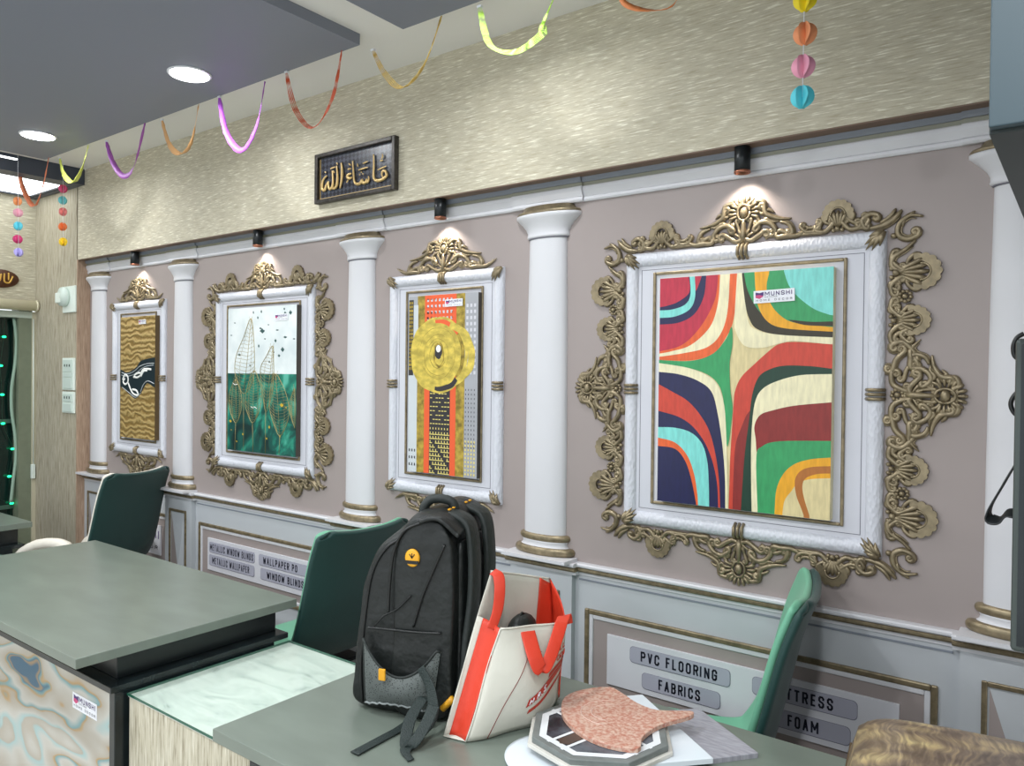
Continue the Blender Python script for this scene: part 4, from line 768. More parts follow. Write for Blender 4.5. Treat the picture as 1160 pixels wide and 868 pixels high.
# ------------------------------------------------------------------ canvases
COLS = {'beige': (216, 200, 150), 'orange': (222, 96, 44), 'cream': (232, 224, 186), 'crimson': (184, 42, 66), 'navy': (28, 30, 74), 'cyan': (126, 212, 204), 'olive': (50, 44, 26),
        'green': (52, 152, 92), 'yellow': (230, 164, 30), 'red': (198, 66, 48), 'maroon': (136, 40, 36), 'bottle': (16, 56, 40), 'brown': (172, 104, 40)}
def paint(n): return mat('paint_' + n, srgb(*COLS[n]), 0.42, noise=0.10, nscale=30, stretch=(3, 1, .6))
def canvas(n, label, side):
    cx, cz, w, h = CANVAS_SIZE[n]
    t = thing('canvas_picture', label, 'picture', (cx, YM - 0.006, cz))
    MB().box(-w / 2, w / 2, -.0285, 0, -h / 2, h / 2).build('canvas_body', side, t, 0.0015)
    return t, w, h
def clip(pts, w, h):
    def cl(P, ax, v, sg):
        o = []
        for i in range(len(P)):
            a, b = P[i], P[(i + 1) % len(P)]; ia, ib = sg * (a[ax] - v) <= 1e-9, sg * (b[ax] - v) <= 1e-9
            if ia: o.append(a)
            if ia != ib:
                q = (v - a[ax]) / (b[ax] - a[ax]); o.append((a[0] + (b[0] - a[0]) * q, a[1] + (b[1] - a[1]) * q))
        return o
    P = [tuple(p) for p in pts]
    for ax, v, sg in ((0, w / 2, 1), (0, -w / 2, -1), (1, h / 2, 1), (1, -h / 2, -1)):
        P = cl(P, ax, v, sg)
        if len(P) < 3: return []
    out = []
    for p in P:
        if not out or abs(p[0] - out[-1][0]) + abs(p[1] - out[-1][1]) > 1e-6: out.append(p)
    return out
# large abstract
t, w, h = canvas(4, 'large multicoloured abstract canvas of curved bands in red, green, navy and cream', paint('cream'))
names = list(COLS); m_ = MB()
def smooth_shape(pts):
    """round the inner run of points, keep the far corners"""
    P = [Vector((p[0], p[1], 0)) for p in pts]; n = len(P); out = []
    lim = lambda p: abs(p.x) > w / 2 + .006 or abs(p.y) > h / 2 + .006
    for i in range(n):
        a, b, c, d = P[i - 1], P[i], P[(i + 1) % n], P[(i + 2) % n]
        if lim(b) and lim(c): out.append((b.x, b.y)); continue
        if lim(a): a = b
        if lim(d): d = c
        for k in range(6):
            q = k / 6; v = 0.5 * ((2 * b) + (c - a) * q + (2 * a - 5 * b + 4 * c - d) * q * q + (3 * b - a - 3 * c + d) * q ** 3)
            out.append((v.x, v.y))
    return out
for i, (cn, s_, pts) in enumerate(PAINT4):
    P = clip(smooth_shape(pts) if s_ else pts, w, h)
    if len(P) > 2: m_.poly(P, lambda x, y, d, i=i: Vector((x, -.0286 - i * .00012, y)), 0, names.index(cn))
m_.build('painted_surface', [paint(n) for n in names], t, 0, fixn=False)
logo_sticker(t, (.105, -.0335, .295), .125, tilt=R(1.5))

# gold disc picture
t, w, h = canvas(3, 'tall canvas with a big gold disc over orange and black woven stripes', mat('dark_canvas_edge', srgb(60, 54, 46), 0.6))
M_gleaf = mat('gold_leaf', srgb(206, 184, 84), 0.35, 0.15, noise=0.28, nscale=26, stretch=(1, 1, 1.6)); M_gleafd = mat('dark_gold_leaf', srgb(160, 138, 56), 0.4, 0.15, noise=0.45, nscale=40)
P3 = [mat('grey_print', srgb(160, 162, 168), 0.45, noise=.04, nscale=10), M_gleafd, mat('orange_print', srgb(226, 92, 48), 0.45), mat('charcoal_print', srgb(44, 42, 46), 0.45), mat('pale_print', srgb(198, 204, 208), 0.45), M_gleaf, mat('light_dot', srgb(204, 204, 210), .45), mat('straw_print', srgb(222, 206, 120), .45), mat('white_print', srgb(240, 240, 236), .4)]
m_ = MB(); lay = [0]
def rect(u0, u1, v0, v1, mi, step=1):
    lay[0] += step; d = -.0286 - lay[0] * .00010
    x0, x1, z0, z1 = (u0 - .5) * w, (u1 - .5) * w, (.5 - v1) * h, (.5 - v0) * h
    m_.add([(x0, d, z0), (x1, d, z0), (x1, d, z1), (x0, d, z1)], [(0, 1, 2, 3)], mi, False)
rect(0, 1, 0, 1, 0); rect(.0, .13, .42, 1, 4); rect(.13, .27, 0, 1, 1); rect(.68, .82, 0, 1, 1); rect(.06, .14, .05, .45, 4); rect(.24, .70, 0, .40, 2); rect(.24, .32, .4, 1, 2); rect(.62, .70, .4, 1, 2); rect(.32, .62, .4, 1, 3)
rect(.0, .07, .02, .45, 3)
lay[0] += 1
for i in range(2):
    for j in range(18): rect(.005 + i * .032, .03 + i * .032, .03 + j * .022, .045 + j * .022, 1, 0)
for i in range(8):
    for j in range(6): rect(.27 + i * .052, .30 + i * .052, .012 + j * .027, .026 + j * .027, 7 if False else 2, 0)
for i in range(7):
    for j in range(5): rect(.275 + i * .057, .302 + i * .057, .02 + j * .034, .036 + j * .034, 6, 0)
for i in range(3):
    for j in range(12): rect(.84 + i * .052, .868 + i * .052, .06 + j * .033, .078 + j * .033, 6, 0)
for i in range(4):
    for j in range(14): rect(.835 + i * .04, .843 + i * .04, .52 + j * .024, .53 + j * .024, 3, 0)
for i in range(4):
    for j in range(9): rect(.835 + i * .04, .853 + i * .04, .80 + j * .022, .812 + j * .022, 7, 0)
for i in range(7):
    for j in range(21):
        if j > 8 or (i * 7 + j * 3) % 4: 
            if j > 12 and (i * 5 + j) % 6 == 0: continue
            gth = .010 if j < 10 else .022
            rect(.33 + i * .042, .33 + i * .042 + (.03 if j < 10 else .012), .50 + j * .024, .50 + j * .024 + gth * .5, 7, 0)
            if j > 10: rect(.325 + i * .042, .365 + i * .042, .512 + j * .024, .517 + j * .024, 7, 0)
for j in range(3):
    for i in range(3): rect(.015 + i * .04, .03 + i * .04, .87 + j * .04, .885 + j * .04, 3, 0)
def disc(u, v, rx, rz, mi, n=48, wob=.02, ri=None, a0=0, a1=360):
    lay[0] += 1; d = -.0286 - lay[0] * .00010; cx_, cz_ = (u - .5) * w, (.5 - v) * h; vs = []; fs = []
    for k in range(n + 1):
        a = R(a0 + (a1 - a0) * k / n); q = 1 + wob * math.sin(5 * a + rx * 90) + wob * .6 * math.sin(11 * a)
        c_, s_ = math.cos(a), math.sin(a)
        for rr in ((ri or 0), 1): vs.append((max(-w / 2, min(w / 2, cx_ + rx * q * rr * c_)), d, cz_ + rz * q * rr * s_))
    for k in range(n): fs.append((2 * k, 2 * k + 1, 2 * k + 3, 2 * k + 2))
    m_.add(vs, fs, mi, False)
disc(.45, .335, .158, .158, 5, wob=.01, ri=.90); disc(.45, .335, .148, .146, 2, wob=.01, ri=.84, a0=40, a1=140); disc(.50, .335, .178, .140, 5, wob=.015, ri=.80, a0=-80, a1=75)
disc(.45, .335, .150, .150, 3, wob=.02, ri=.86, a0=225, a1=315); disc(.43, .335, .152, .158, 5, wob=.012, ri=.78, a0=95, a1=265)
disc(.44, .335, .128, .132, 5, wob=.006)
for rx_, rz_, a0_, a1_, th__ in ((.108, .114, 20, 160, .985), (.094, .100, 200, 380, .982), (.078, .086, 60, 300, .978), (.060, .068, -40, 150, .97), (.046, .056, 100, 330, .94)): disc(.44, .335, rx_, rz_, 1, wob=.012, ri=th__, a0=a0_, a1=a1_)
disc(.455, .335, .030, .052, 1, wob=.05); disc(.46, .355, .022, .028, 5, wob=.04)
disc(.45, .318, .020, .030, 3, wob=.03); disc(.45, .300, .013, .015, 8, wob=0)
m_.build('painted_surface', P3, t, 0, fixn=False)
logo_sticker(t, (.065, -.0335, .335), .095, tilt=R(0.5))

# leaves picture
t, w, h = canvas(2, 'canvas of gold skeleton leaves over white sky and deep green water', mat('grey_canvas_edge', srgb(70, 64, 56), 0.6))
M_water, nt, b, N = node_mat('green_marbled_paint')
tc = N('ShaderNodeTexCoord'); n1 = N('ShaderNodeTexNoise', Scale=7.0, Detail=6.0, Distortion=1.2); nt.links.new(tc.outputs['Object'], n1.inputs[0])
cr = ramp(nt, [(0.30, srgb(6, 44, 44)), (0.46, srgb(14, 84, 76)), (0.56, srgb(34, 134, 112)), (0.68, srgb(90, 176, 156))]); nt.links.new(n1.outputs[0], cr.inputs[0]); nt.links.new(cr.outputs[0], b.inputs['Base Color']); b.inputs['Roughness'].default_value = .35
M_sky = mat('pale_marbled_paint', srgb(206, 216, 218), .4, noise=.05, nscale=9, col2=srgb(228, 234, 234))
wz = (PAINT2['water'][0][1] + PAINT2['water'][1][1]) / 2
m_ = MB(); m_.add([(-w / 2, -.0287, -h / 2), (w / 2, -.0287, -h / 2), (w / 2, -.0287, wz), (-w / 2, -.0287, wz)], [(0, 1, 2, 3)], 0, False)
m_.add([(-w / 2, -.0287, wz), (w / 2, -.0287, wz), (w / 2, -.0287, h / 2), (-w / 2, -.0287, h / 2)], [(0, 1, 2, 3)], 1, False)
for x, z, a, c_ in PAINT2['blots']:
    P = clip([(x + a * (1 + .35 * math.sin(k * 2.1)) * math.cos(k * PI / 7), z + c_ * (1 + .3 * math.cos(k * 1.7)) * math.sin(k * PI / 7)) for k in range(14)], w, h)
    if len(P) > 2: m_.poly(P, lambda x, y, d: Vector((x, -.0289, y)), 0, 2)
for x, z, a, c_ in PAINT2['flecks']:
    P = clip([(x + a * (1 + .35 * math.sin(k * 2.1)) * math.cos(k * PI / 7), z + c_ * (1 + .3 * math.cos(k * 1.7)) * math.sin(k * PI / 7)) for k in range(14)], w, h)
    if len(P) > 2: m_.poly(P, lambda x, y, d: Vector((x, -.0291, y)), 0, 3)
m_.build('painted_surface', [M_water, M_sky, mat('dark_teal_blot', srgb(50, 84, 84), .4), mat('yellow_gold_fleck', srgb(206, 170, 50), .4)], t, 0, fixn=False)
M_vein = mat('gold_line', srgb(160, 146, 96), .4, .3); lm = MB()
inb = lambda P: [p for p in P if abs(p[0]) < w / 2 - .002 and abs(p[1]) < h / 2 - .002]
for leaf in PAINT2['leaves']:
    O = [(p.x, p.y) for p in catmull([(a, b_, 0) for a, b_ in leaf], 5, True)]
    if abs(leaf[0][0]) > w / 2 - .03: O = [(p.x, p.y) for p in catmull([(a, b_, 0) for a, b_ in leaf], 5)]
    O = inb(O)
    lm.tube([(a, -.0292, b_) for a, b_ in O + O[:1]], .0019, 4)
    top = max(O, key=lambda p: p[1]); bot = min(O, key=lambda p: p[1])
    lm.tube([(top[0], -.0292, top[1]), ((top[0] + bot[0]) / 2 + .003, -.0292, (top[1] + bot[1]) / 2), (bot[0], -.0292, bot[1])], .0014, 4)
    nv = 20
    for k in range(1, nv):
        z = bot[1] + (top[1] - bot[1]) * k / nv; xm = bot[0] + (top[0] - bot[0]) * k / nv
        for sg in (-1, 1):
            cand = [p for p in O if (p[0] - xm) * sg > 0 and abs(p[1] - (z + .02)) < .02]
            if cand:
                e = max(cand, key=lambda p: sg * p[0]); lm.tube([(xm, -.0291, z), ((xm + e[0]) / 2, -.0291, z + .006), (e[0], -.0291, e[1])], .0009, 3)
                lm.tube([((xm + e[0]) / 2, -.0291, z + .006), ((xm + e[0]) / 2 + sg * .008, -.0291, z + .03)], .0007, 3)
for s_ in PAINT2['stems']: P = inb([(a, max(b_, -h / 2 + .003)) for a, b_ in s_]); lm.tube([(a, -.0292, b_) for a, b_ in P], .0014, 4)
lm.build('gold_leaf_outlines', M_vein, t)
bm_ = MB()
for s_ in PAINT2['birds']: bm_.tube([(a, -.0294, b_) for a, b_ in s_], .0022, 4)
bm_.build('white_birds', MATS['white_print'], t)
logo_sticker(t, (.17, -.031, .315), .105, tilt=0)

# gold wave panel
t, w, h = canvas(1, 'narrow canvas of gold wavy relief crossed by a black river shape', mat('brown_canvas_edge', srgb(92, 72, 40), 0.6))
M_wave, nt, b, N = node_mat('gold_wave_relief')
tc = N('ShaderNodeTexCoord'); wv = N('ShaderNodeTexWave', Scale=9.0, Distortion=9.0, Detail=3.0); wv.inputs['Detail Scale'].default_value = 1.2; wv.bands_direction = 'Z'
nt.links.new(tc.outputs['Object'], wv.inputs[0]); cr = ramp(nt, [(0.1, srgb(138, 112, 62)), (0.5, srgb(160, 134, 80)), (0.9, srgb(182, 156, 102))])
nt.links.new(wv.outputs['Fac'], cr.inputs[0]); nt.links.new(cr.outputs[0], b.inputs['Base Color']); b.inputs['Roughness'].default_value = .45; b.inputs['Metallic'].default_value = .15
bp = N('ShaderNodeBump', Strength=.8, Distance=.006); nt.links.new(wv.outputs['Fac'], bp.inputs['Height']); nt.links.new(bp.outputs[0], b.inputs['Normal'])
m_ = MB(); m_.add([(-w / 2, -.0287, -h / 2), (w / 2, -.0287, -h / 2), (w / 2, -.0287, h / 2), (-w / 2, -.0287, h / 2)], [(0, 1, 2, 3)], 0, False)
P = clip([(p.x, p.y) for p in catmull([(a, b_, 0) for a, b_ in PAINT1['dark']], 4, True)], w, h)
m_.poly(P, lambda x, y, d: Vector((x, -.0289, y)), 0, 1)
m_.build('painted_surface', [M_wave, mat('black_teal_paint', srgb(28, 42, 48), .35)], t, 0, fixn=False)
lm = MB()
for s_ in PAINT1['loops']: lm.tube([(p.x, -.0293, p.y) for p in catmull([(a, b_, 0) for a, b_ in s_], 5) if abs(p.x) < w / 2 - .004], .0065, 6, (0, -1, 0), .4)
lm.build('white_brush_loops', MATS['white_print'], t)
lm = MB()
for s_ in PAINT1['lines']: lm.tube([(p.x, -.0292, p.y) for p in catmull([(a, b_, 0) for a, b_ in s_], 5) if abs(p.x) < w / 2 - .004], .002, 4)
lm.build('pale_contour_lines', MATS['pale_print'], t)
logo_sticker(t, (.06, -.031, .335), .085, tilt=0)

# ------------------------------------------------------------------ calligraphy plaque on the header
t = thing('calligraphy_plaque', 'dark framed plaque with raised gold Arabic calligraphy on the beige wall', 'plaque', (SIGN_CENTRE[0], YO, SIGN_CENTRE[1]), 0)
m_ = MB(); hw, hh = .262, .114
m_.box(-hw, -hw + .02, -.026, 0, -hh, hh); m_.box(hw - .02, hw, -.026, 0, -hh, hh); m_.box(-hw + .02, hw - .02, -.026, 0, hh - .018, hh); m_.box(-hw + .02, hw - .02, -.026, 0, -hh, -hh + .018)
m_.build('frame', mat('dark_pewter', srgb(66, 62, 58), .4, .4, noise=.35, nscale=60), t, .003)
M_weave, nt, b, N = node_mat('dark_woven_backing')
tc = N('ShaderNodeTexCoord'); mp = N('ShaderNodeMapping'); mp.inputs['Rotation'].default_value = (0, R(45), 0); nt.links.new(tc.outputs['Object'], mp.inputs[0])
ck = N('ShaderNodeTexChecker', Scale=55.0); nt.links.new(mp.outputs[0], ck.inputs[0]); ck.inputs[1].default_value = srgb(74, 78, 88); ck.inputs[2].default_value = srgb(34, 34, 42); nt.links.new(ck.outputs[0], b.inputs['Base Color']); b.inputs['Roughness'].default_value = .3
MB().box(-hw + .02, hw - .02, -.008, 0, -hh + .018, hh - .018).build('backing', M_weave, t)
m_ = MB(); a_, c_ = hw - .024, hh - .022
m_.box(-a_, -a_ + .0025, -.012, -.008, -c_, c_); m_.box(-a_, a_, -.012, -.008, -c_, -c_ + .0025); m_.build('gold_line', mat('pale_gold', srgb(222, 190, 128), .35, .3), t)
m_ = MB()
for s_ in SIGN_STROKES:
    r_ = .0065 if len(s_) > 3 else .0035
    s_ = [(a, b_ * .96 - .003) for a, b_ in s_]
    P = catmull([(a, -.0145, b_) for a, b_ in s_], 5); n = len(P)
    m_.tube(P, [r_ * (.55 + .6 * math.sin(PI * min(1, (k + 1) / n))) for k in range(n)], 6, (0, -1, 0), .8)
m_.build('calligraphy', MATS['pale_gold'], t)

# ------------------------------------------------------------------ streamers and paper garlands
def streamer(key, col, label, wd=.026, strands=0, y=1.992, name='paper_streamer'):
    P = catmull([(a, 0, b_) for a, b_ in STREAMER_PATHS[key]], 7); n = len(P)
    o_ = P[0].copy(); t = thing(name, label, 'streamer', (o_.x, y, o_.z), 0, 'crepe paper streamers looped along the ceiling edge')
    P = [p - o_ for p in P]; m_ = MB(); wd *= .78; ph = random.random() * 6
    cols = max(1, strands)
    for s_ in range(cols):
        vs = []; 
        for i, p in enumerate(P):
            q = i / (n - 1); tw = .55 * math.sin(2.2 * PI * q + ph) + .9; ww = wd * (.25 + .85 * math.sin(PI * min(1, max(0, q))) ** .5)
            tan = (P[min(i + 1, n - 1)] - P[max(i - 1, 0)]).normalized(); nn = Vector((-tan.z, 0, tan.x)); side = nn * math.sin(tw) + Vector((0, 1, 0)) * math.cos(tw)
            a0, a1 = (s_ / cols - .5), ((s_ + (1 if cols == 1 else .55)) / cols - .5)
            crk = .0015 * math.sin(i * 2.4)
            vs += [p + side * (ww * a0) + Vector((0, crk, 0)), p + side * (ww * a1) - Vector((0, crk, 0))]
        m_.add(vs, [(2 * i, 2 * i + 1, 2 * i + 3, 2 * i + 2) for i in range(n - 1)], 0, True)
    m_.build('ribbon', mat('crepe_' + key, srgb(*col), .6, bump=.3, bscale=120), t, 0, solid=.0012, fixn=False)
    MB().box(-.008, .008, -.004, .008, -.006, .002).build('tape', M_sticker, t)
streamer('o1', (236, 134, 92), 'orange streamer looped before the glowing light panel, leftmost', .035)
streamer('y', (206, 214, 100), 'yellow-green streamer loop over the corner, second from the left', .036)
streamer('p1', (186, 104, 200), 'small purple streamer loop, the farther of the two purple ones', .034)
streamer('o2', (228, 176, 120), 'peach and gold streamer loop between the two purple ones', .034)
streamer('v', (170, 88, 196), 'violet streamer loop, the larger of the two purple ones', .036)
streamer('r', (216, 92, 52), 'orange-red fringed streamer loop above the calligraphy plaque', .034, 4)
streamer('g', (214, 180, 96), 'gold fringed streamer loop between the orange-red and the lime ones', .030, 4)
streamer('gr', (178, 216, 92), 'lime green fringed streamer loop at the top centre', .042, 6)
streamer('o3', (226, 136, 76), 'orange twisted streamer dipping in at the top edge, rightmost', .022)
def garland(pts, cols, label, y, r, top):
    t = thing('paper_ball_garland', label, 'garland', (pts[0][0], y, pts[0][1]), 0)
    x0, z0 = pts[0]
    MB().tube([(0, 0, top - z0), (pts[-1][0] - x0, 0, pts[-1][1] - z0)], .0011, 5).build('string', M_sticker, t)
    for (x, z), c_ in zip(pts, cols):
        m_ = MB(); a0 = random.random() * 3
        for k in range(3):
            a = a0 + k * PI / 3; d = Vector((math.cos(a), math.sin(a), 0)); n = 24
            P = [d * (r * math.cos(2 * PI * i / n)) + Vector((0, 0, r * math.sin(2 * PI * i / n))) for i in range(n)]
            bend = Vector((-d.y, d.x, 0)) * r * .12
            m_.add([Vector((x - x0, 0, z - z0))] + [p + bend * math.sin(PI * abs(p.dot(d)) / r) + Vector((x - x0, 0, z - z0)) for p in P], [(0, i + 1, (i + 1) % n + 1) for i in range(n)], 0, True)
        m_.build('paper_disc', mat('paper_%d_%d_%d' % c_, srgb(*c_), .6), t, 0, solid=.0006, fixn=False)
garland([(p[0], p[1]) for p in GARLAND_A], [(250, 226, 40), (244, 158, 108), (242, 166, 190), (90, 208, 222)], 'garland of yellow, orange, pink and blue paper balls at the upper right', 2.0, .029, 2.848)
garland([(p[0], p[1]) for p in GARLAND_B], [(222, 84, 128), (110, 196, 200), (226, 128, 124), (228, 116, 58), (238, 200, 32)], 'garland of small paper balls ending in yellow, in front of the pillar', 2.15, .026, 2.89)
garland([(p[0], p[1]) for p in GARLAND_C], [(240, 156, 96), (236, 170, 188), (90, 196, 214), (206, 60, 118), (170, 160, 220)], 'garland of small paper balls ending in lavender, over the doorway at left', 1.9, .026, 2.89)
# ------------------------------------------------------------------ desks
M_agate, nt, b, N = node_mat('agate_print')
tc = N('ShaderNodeTexCoord'); mp = N('ShaderNodeMapping'); mp.inputs['Rotation'].default_value = (0, R(-32), 0); mp.inputs['Scale'].default_value = (.62, 1, 2.0); nt.links.new(tc.outputs['Object'], mp.inputs[0])
n1 = N('ShaderNodeTexNoise', Scale=1.3, Detail=3.0, Distortion=0.45, Roughness=.5); nt.links.new(mp.outputs[0], n1.inputs[0])
gld, wht, crm, tl, blu = srgb(170, 134, 76), srgb(184, 182, 174), srgb(166, 158, 144), srgb(98, 146, 152), srgb(22, 80, 108)
cr = ramp(nt, [(0.30, blu), (0.365, blu), (0.370, gld), (0.374, blu), (0.380, tl), (0.386, gld), (0.392, crm), (0.44, wht), (0.462, tl), (0.468, gld), (0.476, crm), (0.52, wht), (0.548, srgb(150, 180, 180)), (0.555, crm), (0.60, wht), (0.612, gld), (0.622, tl), (0.65, blu), (0.70, tl), (0.71, gld), (0.73, wht)])
nt.links.new(n1.outputs[0], cr.inputs[0]); nt.links.new(cr.outputs[0], b.inputs['Base Color']); b.inputs['Roughness'].default_value = .3
def desk(name, label, x0, x1, logo=False):
    t = thing(name, label, 'desk', (x0, 1.02, 0), 0, 'grey-green topped counter desks along the wall'); L = x1 - x0; o = 1.02
    MB().box(0, L, 0, 1.797 - o, .73, .76).build('top', M_desk, t, .002)
    MB().box(.055, L - .055, 1.165 - o, 1.745 - o, .645, .73).build('riser', M_black, t, .002)
    m_ = MB(); f0 = 1.132 - o; bk = 1.70 - o
    m_.box(.0, L - .0, f0 - .012, bk + .06, .625, .645)
    m_.box(.0, .033, f0, bk, 0, .625); m_.box(L - .033, L, f0, bk, 0, .625); m_.box(.033, L - .033, f0, bk, 0, .06)
    m_.build('carcass', M_blackm, t, .002)
    p = MB().box(.033, L - .033, f0 + .006, f0 + .024, .06, .625).build('front_panel', M_agate, t)
    if logo: logo_sticker(p, (L - .205, f0 + .0055, .530), .165, tilt=0)
    return t
desk('counter_desk', 'grey-green topped desk at left with the agate print front', -3.906, -2.335, True)
desk('counter_desk', 'grey-green topped desk in the foreground carrying the backpack and tiles', -1.635, .26)
desk('counter_desk', 'grey-green topped desk corner farthest back, at the left edge', -6.2 + .42, -4.636)
# low cabinets between the desks
M_marble, nt, b, N = node_mat('white_marble')
tc = N('ShaderNodeTexCoord'); mp = N('ShaderNodeMapping'); mp.inputs['Rotation'].default_value = (0, 0, R(35)); mp.inputs['Scale'].default_value = (1, 3.2, 1); nt.links.new(tc.outputs['Object'], mp.inputs[0])
n1 = N('ShaderNodeTexNoise', Scale=4.0, Detail=8.0, Distortion=1.0, Roughness=.65); nt.links.new(mp.outputs[0], n1.inputs[0])
cr = ramp(nt, [(0.28, srgb(130, 138, 130)), (0.40, srgb(196, 202, 196)), (0.55, srgb(216, 220, 214)), (0.75, srgb(224, 228, 222))]); nt.links.new(n1.outputs[0], cr.inputs[0]); nt.links.new(cr.outputs[0], b.inputs['Base Color']); b.inputs['Roughness'].default_value = .15
M_flute = wallpaper('cream_fluted_panel', srgb(184, 178, 158), srgb(206, 202, 186), srgb(140, 132, 112), True)
M_gglass = mat('green_glass_sheet', srgb(190, 226, 208), .04, alpha=None, spec=.7); M_gglass.node_tree.nodes['Principled BSDF'].inputs['Alpha'].default_value = .12
M_gedge = mat('green_glass_edge', srgb(30, 84, 66), .15)
def cabinet(label, x0, x1, dp=.59):
    t = thing('low_cabinet', label, 'cabinet', (x0, 1.165, 0)); L = x1 - x0
    MB().box(0.006, L, .002, dp - .005, .0, .608).build('carcass', M_flute, t, .001)
    MB().box(0.001, L, .001, dp - .001, .608, .612).build('marble_top', M_marble, t)
    m_ = MB(); m_.box(0.0, L, .0, dp, .6125, .619); m_.build('glass_top', M_gglass, t)
    m_ = MB(); e = .0015
    m_.box(-e, L, -e, 0, .6122, .6192); m_.box(-e, L, dp, dp + e, .6122, .6192); m_.box(-e, 0, 0, dp, .6122, .6192); m_.build('glass_edge', M_gedge, t)
cabinet('low white marble topped cabinet under green glass, between the two nearest desks', -2.322, -1.638)
cabinet('low cabinet between the farther desks, hidden behind the left desk', -4.622, -3.909, .46)

# ------------------------------------------------------------------ chairs
M_cout = mat('dark_green_upholstery', srgb(14, 56, 52), .55, sheen=.12, bump=.08, bscale=200)
M_mint = mat('mint_green_lit_side', srgb(104, 168, 138), .5, sheen=.1)  # lit copy of the chair green; light on the inner side put into colour
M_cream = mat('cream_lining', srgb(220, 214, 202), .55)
M_leg = mat('black_steel', srgb(26, 26, 28), .35, .6)
prof = [(.26, .455), (.24, .49), (.10, .50), (-.06, .49), (-.18, .505), (-.238, .58), (-.268, .68), (-.295, .80), (-.322, .92), (-.348, 1.0), (-.368, 1.045)]
PP = [Vector((p[0], 0, p[1])) for p in prof]
def chair_pt(u, v, off=0.0, ws=1.0):
    x = v * (len(PP) - 1); i = min(int(x), len(PP) - 2); q = x - i
    a, b_, c_, d = PP[max(i - 1, 0)], PP[i], PP[i + 1], PP[min(i + 2, len(PP) - 1)]
    p = 0.5 * ((2 * b_) + (c_ - a) * q + (2 * a - 5 * b_ + 4 * c_ - d) * q * q + (3 * b_ - a - 3 * c_ + d) * q ** 3)
    tg = (0.5 * ((c_ - a) + 2 * (2 * a - 5 * b_ + 4 * c_ - d) * q + 3 * (3 * b_ - a - 3 * c_ + d) * q * q)).normalized()
    nn = Vector((-tg.z, 0, tg.x)); nn = -nn if nn.z < 0 and v < .35 else nn
    nn = Vector((tg.z, 0, -tg.x))
    if nn.dot(Vector((.5, 0, 1))) < 0: nn = -nn
    def lerp(tab_):
        for (a_, x_), (b2, y_) in zip(tab_, tab_[1:]):
            if v <= b2: return x_ + (y_ - x_) * (v - a_) / (b2 - a_)
        return tab_[-1][1]
    hw = lerp([(0, .225), (.15, .25), (.45, .25), (.7, .243), (1, .232)]) * ws
    L = lerp([(0, .0), (.12, .015), (.3, .035), (.45, .045), (.65, .035), (.8, .03), (1, .025)])
    cr_ = max(0, (v - .93) / .07)
    hw *= 1 - .10 * cr_ ** 3
    cf = max(0, .10 - v) / .10; hw *= 1 - .18 * cf ** 2
    y = hw * u * (1 - .06 * abs(u) ** 3 * L / .2)
    p = p + nn * (L * abs(u) ** 2.6 + off)
    if v > .9: p = p + Vector((0, 0, 1)) * (.012 * u * u - .035 * max(0, abs(u) - .86) / .14 * ((v - .9) / .1))
    return Vector((p.x, y, p.z))
def chair(label, x, y, rz, inside, zs=1.0):
    t = thing('tub_chair', label, 'chair', (x, y, 0), rz, 'green tub chairs by the wall')
    MB().grid(lambda u, v: chair_pt(u * 2 - 1, v, -.012), 24, 40).build('shell', M_cout, t, 0, solid=.022, subsurf=1, fixn=False)
    MB().grid(lambda u, v: chair_pt((u * 2 - 1), .005 + v * .965, .008, .95), 24, 40).build('inside', inside, t, 0, solid=.020, subsurf=1, fixn=False)
    t.scale = (1, 1, zs)
    for sx_, sy_ in ((1, 1), (1, -1), (-1, 1), (-1, -1)):
        MB().tube([(sx_ * .12 - .02, sy_ * .14, .425), (sx_ * .22 - .03, sy_ * .21, 0)], [.013, .009], 10).build('leg', M_leg, t)
    MB().box(-.16, .14, -.15, .15, .415, .43).build('under_frame', M_leg, t, .005)
    return t
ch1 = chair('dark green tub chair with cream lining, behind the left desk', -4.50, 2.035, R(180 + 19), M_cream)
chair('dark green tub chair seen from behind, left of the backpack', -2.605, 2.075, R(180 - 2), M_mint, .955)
chair('green tub chair seen edge-on with the lit inner side in mint, beside the MATTRESS sign', -.950, 2.08, R(180 + 13), M_mint, .985)

for u_ in (1, -1):
    MB().tube([chair_pt(u_ * .97, .04 + .46 * k / 14, .03 + .12 * math.sin(PI * k / 14) ** 1.5) for k in range(15)], .030, 8).build('arm_pad', M_cream, ch1)

